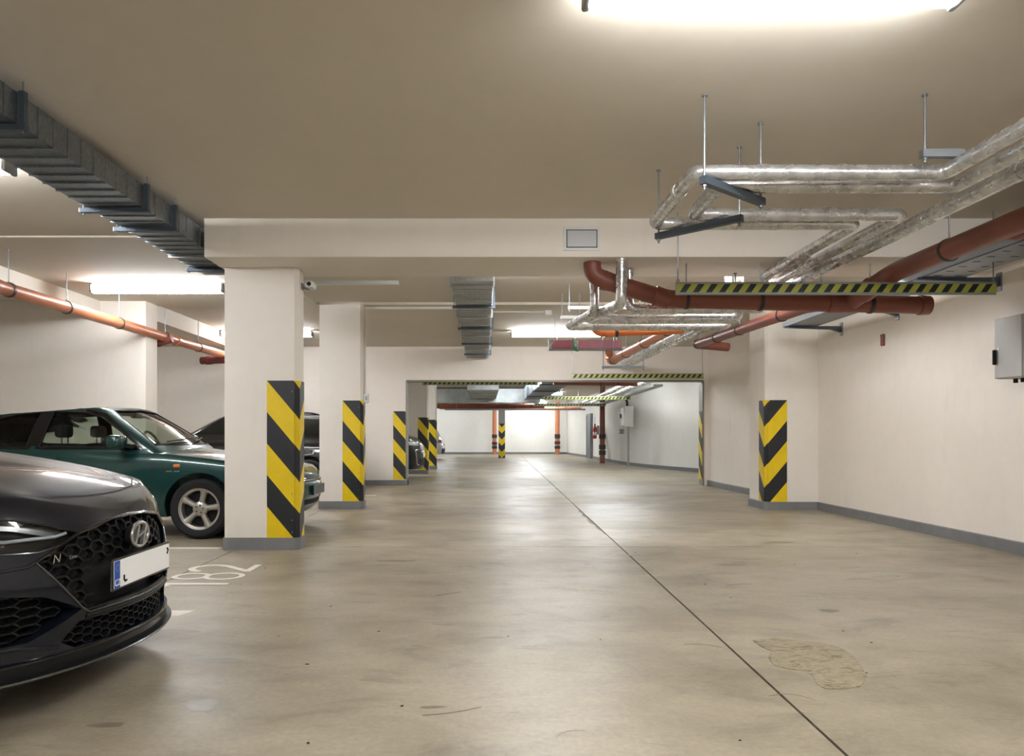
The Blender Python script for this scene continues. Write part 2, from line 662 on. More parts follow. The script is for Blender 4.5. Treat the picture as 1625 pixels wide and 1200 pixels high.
# ------------------------------------------------------------------ hazard boards on pillars
def fold_board(parent, segs, v0, v1, slope_up_after, band, off=0.0, thick=0.006, drop=1.19):
    """segs: list of (p, q) plan points, one flat panel each, stripes fall until panel index slope_up_after then rise."""
    lines = []
    for i, (p, q) in enumerate(segs):
        L = math.hypot(q[0] - p[0], q[1] - p[1])
        sgn = -1 if i < slope_up_after else 1
        lines.append((p, q, off, off + sgn * drop * L, L))
        off += sgn * drop * L
    idx = -8
    while True:
        top = v1 - idx * band
        bot = top - band
        idx += 1
        if top < v0 - 3:
            break
        name = 'yellow_stripe' if (idx - 1) % 2 == 0 else 'black_stripe'
        mb = MB()
        for (p, q, o0, o1, L) in lines:
            # clip the sheared quad against v0..v1
            poly = [(0, bot + o0), (1, bot + o1), (1, top + o1), (0, top + o0)]
            for sign, lim in ((1, v0), (-1, v1)):
                outp = []
                for a, b in zip(poly, poly[1:] + poly[:1]):
                    ia, ib = sign * (a[1] - lim) >= 0, sign * (b[1] - lim) >= 0
                    if ia:
                        outp.append(a)
                    if ia != ib:
                        t = (lim - a[1]) / (b[1] - a[1])
                        outp.append((a[0] + (b[0] - a[0]) * t, lim))
                poly = outp
                if len(poly) < 3:
                    break
            if len(poly) < 3:
                continue
            d = Vector((q[0] - p[0], q[1] - p[1], 0)).normalized()
            nr = Vector((d.y, -d.x, 0))
            mb.prism(poly, lambda s_, v_, e, p=p, q=q, nr=nr: (p[0] + (q[0] - p[0]) * s_ + nr.x * e, p[1] + (q[1] - p[1]) * s_ + nr.y * e, v_), 0.0005, thick)
        if mb.v:
            mb.build(name, M[name.split('_')[0]], parent, 0)


def pillar(x0, x1, y0, y1, ztop, label, board='front_right', bw=0.25, ch=0.035, z0=0.112, z1=1.545):
    t = thing('concrete_pillar', ((x0 + x1) / 2, (y0 + y1) / 2, 0), label, 'pillar', 'row of pillars with hazard boards')
    prof = [(x0, y0), (x1 - ch, y0), (x1, y0 + ch), (x1, y1), (x0, y1)]
    MB().prism(prof, lambda u, v, d: (u, v, d), 0, ztop).build('shaft', 'pillar', t, 0)
    e = 0.012
    prof2 = [(x0 - e, y0 - e), (x1 - ch + e * .4, y0 - e), (x1 + e, y0 + ch - e * .4), (x1 + e, y1 + e), (x0 - e, y1 + e)]
    MB().prism(prof2, lambda u, v, d: (u, v, d), 0, BH).build('plinth', 'base', t, 0)
    segs = [((x1 - ch - bw, y0), (x1 - ch, y0)), ((x1 - ch, y0), (x1, y0 + ch)), ((x1, y0 + ch), (x1, y1))]
    fold_board(t, segs, z0, z1, 2, (z1 - z0) / 5)
    # screws
    sc = MB()
    for zz in (z0 + .05, z0 + .4, z1 - .1, z0 + .16):
        sc.cyl((x1 - ch - .02, y0 - .009, zz), (x1 - ch - .02, y0 - .004, zz), 0.006, 8)
    sc.build('screw', 'steel', t)
    return t


pillar(-2.372, -1.70, 6.9, 7.1, 2.585, 'broad cream pillar nearest the camera, beside the green coupe, with a yellow and black hazard board')
pillar(-2.35, -1.735, 10.76, 10.96, 2.96, 'second cream pillar from the camera, behind the front pillar, with a hazard board and switch box')
pillar(-2.5, -1.535, 20.6, 20.85, 2.96, 'first cream pillar beyond the opening, behind the black off-roader nose')
pillar(-2.2, -1.50, 23.5, 23.75, 2.96, 'second cream pillar beyond the opening, in front of the silver hatchback')
# column that stands free far back, chevrons point down
t = thing('steel_column', (0.81, 35.6, 0), 'slim grey column with black and yellow chevrons standing free at the far end', 'column')
MB().box((.66, 35.6, 0), (.96, 35.9, 2.96)).build('shaft', mat('column_grey', '8b8a86', 0.6), t, 0)
fold_board(t, [((.655, 35.6), (.81, 35.6)), ((.81, 35.6), (.965, 35.6))], 0.0, 1.62, 1, 0.29, drop=1.1, thick=.012)
# boards on the opening jambs and on the pilaster
t = thing('hazard_board', (OX0 - .15, YO, 0), 'hazard board at the left edge of the wide opening wall', 'board')
fold_board(t, [((OX0 - .275, YO), (OX0 - .014, YO))], 0.125, 1.56, 1, .287, thick=.01)
t = thing('hazard_board', (3.99, 10.67, 0), 'hazard board with stripes falling to the left on the right wall pilaster', 'board')
fold_board(t, [((3.96, 10.89), (3.96, 10.69)), ((3.96, 10.69), (3.99, 10.66)), ((3.99, 10.66), (4.26, 10.66))], 0.112, 1.545, 1, .287, off=-.136, thick=.01)
t = thing('hazard_board', (OX1, YO, 0), 'narrow hazard board seen edge-on in the right reveal of the wide opening', 'board')
fold_board(t, [((OX1 - .02, YO + .24), (OX1 - .02, YO + .01))], 0.125, 1.56, 1, .287, thick=.01)


# ================================================================== CARS
def lerp(a, b, t):
    return a + (b - a) * t


def table(tab):
    def f(x):
        if x <= tab[0][0]:
            return tab[0][1]
        for (x0, y0), (x1, y1) in zip(tab, tab[1:]):
            if x <= x1:
                t = (x - x0) / (x1 - x0)
                return y0 + (y1 - y0) * t
        return tab[-1][1]
    return f


def smooth_table(tab):
    """monotone-ish smooth interpolation (Catmull-Rom)"""
    def f(x):
        if x <= tab[0][0]:
            return tab[0][1]
        if x >= tab[-1][0]:
            return tab[-1][1]
        for i in range(len(tab) - 1):
            x0, y0 = tab[i]
            x1, y1 = tab[i + 1]
            if x <= x1:
                h = x1 - x0
                t = (x - x0) / h
                s0 = (y1 - y0) / h
                sp = (y0 - tab[i - 1][1]) / (x0 - tab[i - 1][0]) if i > 0 else s0
                sn = (tab[i + 2][1] - y1) / (tab[i + 2][0] - x1) if i + 2 < len(tab) else s0
                m0 = 0 if sp * s0 <= 0 else 2 * sp * s0 / (sp + s0)
                m1 = 0 if sn * s0 <= 0 else 2 * sn * s0 / (sn + s0)
                t2, t3 = t * t, t * t * t
                return (2 * t3 - 3 * t2 + 1) * y0 + (t3 - 2 * t2 + t) * h * m0 + (-2 * t3 + 3 * t2) * y1 + (t3 - t2) * h * m1
    return f


def half_outline(xf, kf, mf, xr, kr, mr, nf=26, ns=34):
    """list of (end, c, s, x): c weight of the end face, s weight of the side"""
    o = []
    for i in range(nf):
        a = PI / 2 * i / nf
        o.append(('f', math.cos(a) ** (2 / mf), math.sin(a) ** (2 / mf), None))
    for i in range(ns + 1):
        o.append(('s', 0, 1, lerp(xf - kf, xr + kr, i / ns)))
    for i in range(nf - 1, -1, -1):
        a = PI / 2 * i / nf
        o.append(('r', math.cos(a) ** (2 / mr), math.sin(a) ** (2 / mr), None))
    return o


def hoops(rows, close):
    """rows: list of hoops, each an equal-length list of points -> MB"""
    mb = MB()
    m = len(rows[0])
    vs = [p for r in rows for p in r]
    fs = []
    for i in range(len(rows) - 1):
        for k in range(m if close else m - 1):
            l = (k + 1) % m
            fs.append((i * m + k, i * m + l, (i + 1) * m + l, (i + 1) * m + k))
    mb.add(vs, fs)
    return mb


class Car:
    def __init__(s, P):
        s.P = P
        s.Hc = smooth_table(P['top'])
        s.F = smooth_table(P['front'])
        s.Rr = smooth_table(P['rear'])
        s.Sd = smooth_table(P['side'])

    def Hxy(s, x, y):
        P = s.P
        q = min(1.0, abs(y) / P['W'])
        z = s.Hc(x) - P['crown'] * q ** 2.4
        if 'ridge' in P and x > P['wind'] - .2:
            r0, amp = P['ridge']
            d = abs(y) - r0
            z += amp / (1 + math.exp(-d / 0.02)) - amp * min(1, max(0, (abs(y) - r0)) / .3)
        return z

    def pos(s, e, z):
        P = s.P
        k, c, sd, x = e
        L = P['L']
        if k == 'f':
            X = -P['kf'] * (1 - c) - s.F(z) * c
        elif k == 'r':
            X = -L + P['kr'] * (1 - c) + s.Rr(z) * c
        else:
            X = x
        w = P['W'] - P.get('taper', 0.02) * max(0, (-X - L * .5) / L) * 2
        return X, (w - s.Sd(z)) * sd

    def body(s):
        P = s.P
        s.out = half_outline(0, P['kf'], P.get('mf', 2.0), -P['L'], P['kr'], P.get('mr', 2.3), 30, 40)
        rows = []
        nz, m = 22, 26
        for e in s.out:
            lo, hi = P['zb'], 1.6
            for _ in range(40):
                mid = (lo + hi) / 2
                x, y = s.pos(e, mid)
                if mid < s.Hxy(x, y):
                    lo = mid
                else:
                    hi = mid
            zt = lo
            half = []
            for j in range(nz + 1):
                v = j / nz
                v = v if v < .7 else .7 + (v - .7) * (1 + 0.0)
                z = lerp(P['zb'], zt, v)
                x, y = s.pos(e, z)
                rd = max(0, (v - .86) / .14) ** 2 * P.get('roll', .025)
                if e[0] == 'f':
                    x -= rd * e[1]
                elif e[0] == 'r':
                    x += rd * e[1]
                y -= rd * e[2] if y > rd else 0
                half.append((x, y, z))
            xt, yt, zt = half[-1]
            hoop = list(half)
            for k in range(1, m):
                y = yt * (1 - 2 * k / m)
                z = s.Hxy(xt, y)
                edge = s.Hxy(xt, yt)
                z = z - edge + zt
                if P.get('dip') and P['cab'][0] > xt > P['cab'][1] and abs(y) < P['W'] * .86:
                    z -= P['dip']
                hoop.append((xt, y, z))
            hoop += [(x, -y, z) for (x, y, z) in reversed(half)]
            rows.append(hoop)
        return hoops(rows, True)

    def house(s):
        P = s.P
        g = P['house']
        s.gout = half_outline(0, 0, g.get('m', 3.2), 0, 0, g.get('mr', 3.2), 18, 30)
        Rz = smooth_table(g['roof'])
        rows = []
        nv, m = 14, 18
        for e in s.gout:
            k, c, sd, x = e

            def at(xf, kf, xr, kr, w):
                if k == 'f':
                    return xf - kf * (1 - c), w * sd
                if k == 'r':
                    return xr + kr * (1 - c), w * sd
                i = s.gout.index(e)
                t = (i - 18) / 30
                return lerp(xf - kf, xr + kr, t), w * sd
            bx, by = at(g['xw0'], g['kw'], g['xr0'], g['kr'], g['wb'])
            tx, ty = at(g['xw1'], g['kw'] * .8, g['xr1'], g['kr'] * .8, g['wt'])
            bz = s.Hxy(bx, by) - 0.035
            tz = Rz(tx) - g['rcrown'] * (abs(ty) / g['wt']) ** 2
            half = []
            for j in range(nv + 1):
                v = j / nv
                b = g.get('bulge', .03) * math.sin(PI * v) * (1 - 0.0)
                x = lerp(bx, tx, v)
                y = lerp(by, ty, v ** 1.15) + b * sd
                xx = x + (b * .9 * c if k == 'f' else (-b * .9 * c if k == 'r' else 0))
                half.append((xx, y, lerp(bz, tz, v)))
            # rounded cant rail
            hoop = list(half)
            for q in range(1, m):
                y = ty * (1 - 2 * q / m)
                z = Rz(tx) - g['rcrown'] * (abs(y) / g['wt']) ** 2
                hoop.append((tx, y, z))
            hoop += [(x, -y, z) for (x, y, z) in reversed(half)]
            rows.append(hoop)
        return hoops(rows, False)


def bvh_of(*meshes):
    bm = bmesh.new()
    for me in meshes:
        bm.from_mesh(me)
    t = BVHTree.FromBMesh(bm)
    bm.free()
    return t


def dense(poly, cuts=3):
    bm = bmesh.new()
    vs = [bm.verts.new((u, v, 0)) for u, v in poly]
    f = bm.faces.new(vs)
    bmesh.ops.triangulate(bm, faces=[f])
    for _ in range(cuts):
        bmesh.ops.subdivide_edges(bm, edges=bm.edges[:], cuts=1, use_grid_fill=True)
    bmesh.ops.triangulate(bm, faces=bm.faces[:])
    V = [(v.co.x, v.co.y) for v in bm.verts]
    bm.verts.index_update()
    Fc = [[v.index for v in f.verts] for f in bm.faces]
    bm.free()
    return V, Fc


def projector(bvh, axis):
    """axis 'y-', 'y+' (side views, uv = x,z), 'x+' / 'x-' (front/rear views, uv = y,z), 'z' (from above, uv = x,y)"""
    d = {'y-': (0, 1, 0), 'y+': (0, -1, 0), 'x+': (-1, 0, 0), 'x-': (1, 0, 0), 'z': (0, 0, -1)}[axis]
    d = Vector(d)

    def f(u, v, off):
        if axis[0] == 'y':
            o = Vector((u, 0, v))
        elif axis[0] == 'x':
            o = Vector((0, u, v))
        else:
            o = Vector((u, v, 0))
        st = o - d * 8
        hit, nr, _, _ = bvh.ray_cast(st, d)
        if hit is None:
            hit, nr, _, _ = bvh.find_nearest(o - d * 0.9 if axis[0] != 'z' else o + Vector((0, 0, 1)))
        if nr.dot(d) > 0:
            nr = -nr
        return hit + nr * off
    return f


def patch(mb, proj, poly, off=0.003, cuts=3):
    V, Fc = dense(poly, cuts)
    mb.add([proj(u, v, off) for u, v in V], Fc)
    return mb


def ribbon(mb, proj, line, w=0.006, off=0.0015, seg=0.05):
    P = []
    for a, b in zip(line, line[1:]):
        L = math.hypot(b[0] - a[0], b[1] - a[1])
        k = max(1, int(L / seg))
        for i in range(k):
            P.append((lerp(a[0], b[0], i / k), lerp(a[1], b[1], i / k)))
    P.append(line[-1])
    vs, fs = [], []
    for i, p in enumerate(P):
        a, b = P[max(i - 1, 0)], P[min(i + 1, len(P) - 1)]
        d = Vector((b[0] - a[0], b[1] - a[1])).normalized()
        nx, ny = -d.y * w / 2, d.x * w / 2
        vs += [proj(p[0] + nx, p[1] + ny, off), proj(p[0] - nx, p[1] - ny, off)]
    for i in range(len(P) - 1):
        fs.append((2 * i, 2 * i + 1, 2 * i + 3, 2 * i + 2))
    mb.add(vs, fs)
    return mb


def tube_on(mb, proj, line, r=0.006, off=0.0, seg=0.05, closed=False, n=8):
    P = []
    L = list(line) + ([line[0]] if closed else [])
    for a, b in zip(L, L[1:]):
        d = math.hypot(b[0] - a[0], b[1] - a[1])
        k = max(1, int(d / seg))
        for i in range(k):
            P.append(proj(lerp(a[0], b[0], i / k), lerp(a[1], b[1], i / k), off))
    if not closed:
        P.append(proj(L[-1][0], L[-1][1], off))
    mb.tube(P, r, n, closed=closed)
    return mb


def cut_prism(poly, axis, d0, d1):
    mb = MB()
    if axis == 'x':
        mb.prism(poly, lambda u, v, d: (d, u, v), d0, d1)
    else:
        mb.prism(poly, lambda u, v, d: (u, d, v), d0, d1)
    return mb.mesh('cut', smooth=0)


def shift(me, off):
    return me


def wheel_meshes(rt, rr, w, spokes=5, star=True):
    """meshes of a wheel about its own centre, axle along y, outer face towards -y"""
    t = MB().lathe([(rr - .01, w * .42), (rr + .02, w * .5), (rt - .035, w * .52), (rt - .008, w * .40), (rt, w * .15), (rt, -w * .15), (rt - .008, -w * .40), (rt - .035, -w * .52), (rr + .02, -w * .5), (rr - .005, -w * .42)], (0, 0, 0), (0, 1, 0), 48)
    for k in range(4):
        y = -w * .3 + k * w * .2
    rim = MB().lathe([(rr - .004, -w * .44), (rr + .012, -w * .46), (rr + .004, -w * .40), (rr - .02, -w * .36), (rr - .028, w * .3), (rr, w * .42)], (0, 0, 0), (0, 1, 0), 48)
    sp = MB()
    for k in range(spokes):
        a = 2 * PI * k / spokes + (PI / 2 if star else 0.2)
        ca, sa = math.cos(a), math.sin(a)

        def T(r, t, y):
            return (r * ca - t * sa, y, r * sa + t * ca)
        secs = [(0.035, .040, -w * .30, -w * .14), (rr * .45, .030, -w * .37, -w * .18), (rr * .72, .033, -w * .36, -w * .18), (rr - .012, .052, -w * .40, -w * .2)]
        vs = []
        for (r, hw, y0, y1) in secs:
            vs += [T(r, -hw, y1), T(r, -hw * .8, y0 + .012), T(r, -hw * .35, y0), T(r, hw * .35, y0), T(r, hw * .8, y0 + .012), T(r, hw, y1)]
        fs = []
        for i in range(3):
            for j in range(6):
                fs.append((i * 6 + j, i * 6 + (j + 1) % 6, i * 6 + 6 + (j + 1) % 6, i * 6 + 6 + j))
        sp.add(vs, fs)
    hub = MB().lathe([(0, -w * .39), (.03, -w * .39), (.055, -w * .37), (.075, -w * .3), (.08, -w * .15)], (0, 0, 0), (0, 1, 0), 28)
    bolts = []
    for k in range(5):
        a = 2 * PI * k / 5 + .3
        bolts.append(MB().cyl((.038 * math.cos(a), -w * .41, .038 * math.sin(a)), (.038 * math.cos(a), -w * .36, .038 * math.sin(a)), .007, 8).mesh('bolt'))
    disc = MB().lathe([(0, -w * .02), (rr * .82, -w * .02), (rr * .82, w * .05), (0, w * .05)], (0, 0, 0), (0, 1, 0), 32)
    return [('tyre', t.mesh('tyre'), 'tyre'), ('rim', rim.mesh('rim'), 'rim'), ('spokes', sp.mesh('spokes', smooth=50), 'rim'), ('hub', hub.mesh('hub'), 'rim'),
            ('brake_disc', disc.mesh('disc'), 'dark')] + [('wheel_bolt', b_, 'dark') for b_ in bolts]


def add_wheels(root, P, meshes):
    for x in P['axles']:
        for side in (-1, 1):
            first = None
            for nm, me, m in meshes:
                if first is None:
                    o = link('wheel', me, m, root)
                    o.location = (x, side * P['track'], P['rt'])
                    o.rotation_euler = (0, 0.2, 0 if side < 0 else PI)
                    first = o
                else:
                    link(nm, me, m, first)


def make_car(name, loc, rz, P, paint, label):
    """builds the painted shell in car space (nose at x=0 looking to +x) and returns the working data"""
    root = thing(name, loc, label, 'car')
    root.rotation_euler = (0, 0, rz)
    ORG[root.name] = Vector((0, 0, 0))
    c = Car(P)
    body = c.body().mesh('body', smooth=35)
    house = c.house().mesh('house', smooth=35)
    return root, c, body, house


def arch_cut(body, P):
    for x in P['axles']:
        for sgn in (-1, 1):
            ra = P['rt'] + P.get('gap', .045)
            poly = [(x + ra * math.cos(2 * PI * k / 44), P['rt'] + .01 + ra * math.sin(2 * PI * k / 44)) for k in range(44)]
            d = sorted((sgn * (P['track'] - .16), sgn * 1.3))
            body = boolean(body, cut_prism(poly, 'y', d[0], d[1]))
    return body


def finish_car(root, P, body, paint, smooth=35):
    finish(body, smooth)
    return link('body', body, paint, root)


# ------------------------------------------------------------------ dark grey hatchback, nose in the foreground
PH = dict(L=4.34, W=0.90, kf=0.66, kr=0.45, zb=0.20, crown=0.085, roll=.018, wind=-1.0, ridge=(0.44, 0.012),
          top=[(-4.34, .93), (-4.1, .98), (-3.0, 1.0), (-1.2, 1.0), (-.94, .978), (-.6, .925), (-.40, .882), (-.26, .838), (-.16, .79), (-.10, .75), (-.06, .715), (0, .66)],
          front=[(.17, .05), (.21, .0), (.235, .012), (.30, .02), (.36, .006), (.42, .010), (.55, .022), (.66, .045), (.72, .07), (.80, .12), (1.0, .22)],
          rear=[(.2, .05), (.4, .0), (.7, .02), (.95, .07)],
          side=[(.2, .05), (.30, .015), (.5, .0), (.68, .012), (.80, .03), (1.0, .07)],
          axles=(-.905, -3.555), track=.80, rt=.325,
          house=dict(xw0=-.98, kw=.25, xr0=-4.0, kr=.15, wb=.80, xw1=-1.80, xr1=-3.75, wt=.57, rcrown=.03,
                     roof=[(-4.0, 1.36), (-3.4, 1.43), (-2.6, 1.455), (-2.0, 1.44), (-1.7, 1.40)]))
root, car, body, house = make_car('hatchback', (-1.46, 3.25, 0), 0, PH, 'paint_grey', 'dark grey hatchback with honeycomb grille and white number plate, cut by the left edge')
base_bvh = bvh_of(body)
PX = projector(base_bvh, 'x+')
PZ = projector(base_bvh, 'z')
grille = [(-.535, .585), (-.34, .672), (-.15, .700), (0, .706), (.15, .700), (.34, .672), (.535, .585), (.375, .385), (.35, .367), (-.35, .367), (-.375, .385)]
intake = [(-.45, .275), (-.385, .338), (-.20, .336), (0, .333), (.20, .336), (.385, .338), (.45, .275), (.40, .243), (.2, .236), (0, .234), (-.2, .236), (-.40, .243)]
lampR = [(-.345, .668), (-.42, .634), (-.52, .618), (-.66, .628), (-.76, .67), (-.80, .735), (-.70, .752), (-.58, .742), (-.45, .708)]
lampL = [(-y, z) for y, z in lampR]
fogR = [(-.375, .385), (-.52, .458), (-.70, .492), (-.80, .48), (-.80, .33), (-.64, .305), (-.56, .303)]
fogL = [(-y, z) for y, z in fogR]
body = boolean(body, cut_prism(grille, 'x', -.22, .3))
body = boolean(body, cut_prism(intake, 'x', -.22, .3))
for pl in (lampR, lampL):
    body = boolean(body, cut_prism(pl, 'x', -.62 if False else -.55, .3))
for pl in (fogR, fogL):
    body = boolean(body, cut_prism(pl, 'x', -.52, .3))
body = arch_cut(body, PH)
finish_car(root, PH, body, 'paint_grey')
link('greenhouse', house, 'paint_grey', root)
hb = bvh_of(house)


def dark_windows(root, hb, sides, front, rear, m='dark_glass'):
    for ax in ('y-', 'y+'):
        pj = projector(hb, ax)
        for poly in sides:
            patch(MB(), pj, poly, .004, 3).build('side_window', m, root)
    patch(MB(), projector(hb, 'x+'), front, .004, 4).build('windscreen', m, root)
    patch(MB(), projector(hb, 'x-'), rear, .004, 4).build('rear_window', m, root)


dark_windows(root, hb, [[(-1.35, 1.0), (-1.95, 1.33), (-2.35, 1.37), (-2.38, 1.0)], [(-2.46, 1.0), (-2.43, 1.37), (-3.1, 1.36), (-3.35, 1.24), (-3.42, 1.04)]],
             [(-.70, 1.0), (-.50, 1.37), (.50, 1.37), (.70, 1.0)], [(-.6, 1.05), (-.46, 1.32), (.46, 1.32), (.6, 1.05)])


def inside(poly, u, v):
    r = False
    for (x0, y0), (x1, y1) in zip(poly, poly[1:] + poly[:1]):
        if (y0 > v) != (y1 > v) and u < (x1 - x0) * (v - y0) / (y1 - y0) + x0:
            r = not r
    return r


def surf_x(y, z, back):
    """body surface depth at (y, z) of the uncut shell, set back"""
    p = PX(y, z, 0)
    return p.x - back


def panel_behind(poly, back, cuts=4):
    mb = MB()
    V, Fc = dense(poly, cuts)
    mb.add([(surf_x(u, v, back), u, v) for u, v in V], Fc)
    return mb


def honeycomb(poly, back, cell, depth=0.02, t=0.006, skip=None, squash=0.62):
    """hexagonal lattice of thin deep bars"""
    mb = MB()
    dy, dz = cell * 1.5, cell * math.sqrt(3) * squash
    for i in range(-12, 13):
        for j in range(-14, 15):
            cy, cz = i * dy, .47 + (j + (i % 2) * .5) * dz
            cs = [(cy + cell * math.cos(PI / 3 * k), cz + cell * squash * math.sin(PI / 3 * k)) for k in range(6)]
            for k in (0, 1, 2):
                a, b = cs[k], cs[(k + 1) % 6]
                if inside(poly, *a) and inside(poly, *b) and not (skip and skip((a[0] + b[0]) / 2, (a[1] + b[1]) / 2)):
                    pa = Vector((surf_x(a[0], a[1], back), a[0], a[1]))
                    pb = Vector((surf_x(b[0], b[1], back), b[0], b[1]))
                    mb.bar(pa, pb, t, depth, up=(1, 0, 0))
    return mb


panel_behind(grille, .075).build('grille_backing', 'dark', root)
honeycomb(grille, .034, .041, .022, .009, lambda y, z: abs(y) < .28 and z < .555).build('grille_mesh', 'black_plastic', root, 0)
panel_behind(intake, .085, 3).build('intake_backing', 'dark', root)
honeycomb(intake, .035, .030, .03, .005, squash=.55).build('intake_mesh', 'black_plastic', root, 0)
for pl, q in ((fogR, fogR), (fogL, fogL)):
    panel_behind(pl, .10, 3).build('side_intake_backing', 'dark', root)
    honeycomb(pl, .05, .045, .03, .006, squash=.4).build('side_intake_mesh', 'black_plastic', root, 0)
tube_on(MB(), PX, grille, .0075, -.002, closed=True).build('grille_surround', 'gloss_black', root)
tube_on(MB(), PX, [(-.535, .585), (-.375, .385), (-.35, .367), (0, .364), (.35, .367), (.375, .385), (.535, .585)], .0035, .003).build('grille_trim', M['dark_chrome'], root)
# plate carrier bar under the grille
mb = MB()
for (z, r, b) in ((.352, .011, -.004), (.373, .008, -.012)):
    tube_on(mb, PX, [(-.36, z), (0, z - .002), (.36, z)], r, b)
mb.build('lower_grille_bar', 'black_plastic', root)
# splitter lip
mb = MB()
P_ = []
for k in range(-20, 21):
    y = .86 * k / 20
    x = PX(y, .27, 0).x
    P_.append((x, y))
for (z0, z1, o0, o1) in ((.172, .184, .026, .030), (.184, .232, .008, .012)):
    vs, fs = [], []
    for (x, y) in P_:
        vs += [(x - .06, y, z0), (x + o0, y * 1.01, z0), (x + o1, y * 1.01, z1), (x - .06, y, z1)]
    for i in range(len(P_) - 1):
        for j in range(4):
            fs.append((4 * i + j, 4 * i + (j + 1) % 4, 4 * i + 4 + (j + 1) % 4, 4 * i + 4 + j))
    fs += [(0, 1, 2, 3), tuple(4 * (len(P_) - 1) + j for j in (3, 2, 1, 0))]
    mb.add(vs, fs)
mb.build('splitter_lip', 'black_plastic', root, 30)
MB().tube([(x + .030, y * 1.01, .176) for x, y in P_], .0045, 6).build('lip_edge', 'dark_chrome', root)
MB().tube([(x + .010, y * 1.01, .233) for x, y in P_], .005, 6).build('lip_ridge', 'gloss_black', root)
tube_on(MB(), PX, [(-.82, .305), (-.6, .292), (-.46, .262)], .008, .0).build('bumper_crease', 'paint_grey', root)
tube_on(MB(), PX, [(-.86, .575), (-.7, .566), (-.56, .572), (-.535, .585)], .007, -.001).build('bumper_crease', 'paint_grey', root)
tube_on(MB(), PX, [(.86, .575), (.7, .566), (.56, .572), (.535, .585)], .007, -.001).build('bumper_crease', 'paint_grey', root)
# bonnet shut line
ribbon(MB(), PZ, [(-.62, -.76), (-.42, -.66), (-.30, -.52), (-.215, -.34), (-.185, -.15), (-.18, 0), (-.185, .15), (-.215, .34), (-.30, .52), (-.42, .66), (-.62, .76)], .007, .001).build('bonnet_gap', 'joint', root)
# headlamps
for sg in (-1, 1):
    pl = lampR if sg < 0 else lampL
    hl = panel_behind(pl, .05, 3).build('headlamp', 'gloss_black', root)
    mb = MB()
    for line in ([(-.385, .672), (-.43, .664), (-.60, .666), (-.74, .690)], ):
        mb.tube([(surf_x(sg * -y, z, .018), sg * -y, z) for y, z in line], .0065, 8)
    mb.build('light_strip', 'drl', hl)
    mb = MB()
    V, Fc = dense([(-.385, .676), (-.43, .668), (-.47, .672), (-.56, .700), (-.74, .735), (-.62, .728), (-.46, .700)], 2)
    mb.add([(surf_x(-sg * u, v, .028), -sg * u, v) for u, v in V], Fc)
    mb.build('reflector', 'satin', hl)
    mb = MB().superq((surf_x(sg * .60, .645, .05), sg * .60, .645), (.015, .05, .014), .6, .6)
    mb.build('projector_lens', 'chrome', hl)
    V, Fc = dense(pl, 3)
    MB().add([(surf_x(u, v, .001), u, v) for u, v in V], Fc).build('headlamp_lens', 'lens', hl)
    tube_on(MB(), PX, pl, .004, -.001, closed=True).build('lens_rim', 'gloss_black', hl)
# oval emblem with slanted letter
ey, ez = 0.0, .618
ex_ = surf_x(ey, ez, 0) + .012
mb = MB()
mb.tube([(ex_, ey + .076 * math.cos(2 * PI * k / 36), ez + .050 * math.sin(2 * PI * k / 36)) for k in range(36)], .0085, 10, closed=True)
em = mb.build('emblem', 'satin', root)
mb = MB()
for poly in ([(-.044, -.030), (-.026, -.040), (-.024, .040), (-.040, .040)], [(.026, -.040), (.042, -.040), (.044, .030), (.026, .040)], [(-.028, -.014), (.028, .004), (.028, .016), (-.028, -.002)]):
    mb.prism([(u * 1.0 + v * .38, v) for u, v in poly], lambda u, v, d: (ex_ + d, ey + u, ez + v), -.006, .008)
mb.build('emblem_letter', mat('emblem_silver', 'a9a9a8', 0.35, metal=0.7), em, 0)
MB().prism([(.072 * math.cos(2 * PI * k / 28), .047 * math.sin(2 * PI * k / 28)) for k in range(28)], lambda u, v, d: (ex_ + d, ey + u, ez + v), -.03, -.008).build('emblem_disc', 'dark', em, 0)
# number plate
px_ = surf_x(0, .49, 0) + .012
pz_ = .487
pm = MB().bbox((px_ - .016, -.27, pz_ - .064), (px_ - .004, .27, pz_ + .064), .003).build('plate_carrier', 'gloss_black', root)
pp = MB().bbox((px_ - .004, -.26, pz_ - .055), (px_, .26, pz_ + .055), .002).build('number_plate', 'plate', root, label='white number plate with a blue CZ band')
MB().box((px_ - .003, -.259, pz_ - .054), (px_ + .0012, -.215, pz_ + .054)).build('country_band', 'plate_blue', pp, 0)
text_part('country_letters', 'CZ', lambda x, y, z: (px_ + .0022 + z, -.237 + x, pz_ - .032 + y), 'plate', pp, .036, .0005)
mb = MB()
for k in range(12):
    a = 2 * PI * k / 12
    mb.box((px_ + .001, -.2375 + .013 * math.cos(a), pz_ + .025 + .013 * math.sin(a)), (px_ + .0018, -.2345 + .013 * math.cos(a), pz_ + .028 + .013 * math.sin(a)))
mb.build('star_ring', M['bar_yellow'], pp, 0)
mb = MB()
mb.tube([(px_ + .001, -.182, pz_ - .010), (px_ + .001, -.182, pz_ - .028), (px_ + .001, -.172, pz_ - .037), (px_ + .001, -.160, pz_ - .034)], .0042, 6)
mb.build('plate_character', 'black_plastic', pp)
mb = MB()
mb.tube([(px_ + .001, .232, pz_ + .012), (px_ + .001, .241, pz_ + .026), (px_ + .001, .238, pz_ + .036), (px_ + .001, .230, pz_ + .037)], .0042, 6)
mb.build('plate_character', 'black_plastic', pp)
# small letter badge on the grille
text_part('grille_badge', 'N', lambda x, y, z: (surf_x(-.445, .585, .012) + z + (x * .12), -.455 + x * 1.3 + y * .25, .585 + y), 'chrome', root, .045, .003)
text_part('grille_badge', 'Line', lambda x, y, z: (surf_x(-.38, .585, .012) + z + (x * .12), -.385 + x * 1.2, .582 + y), 'satin', root, .022, .002)
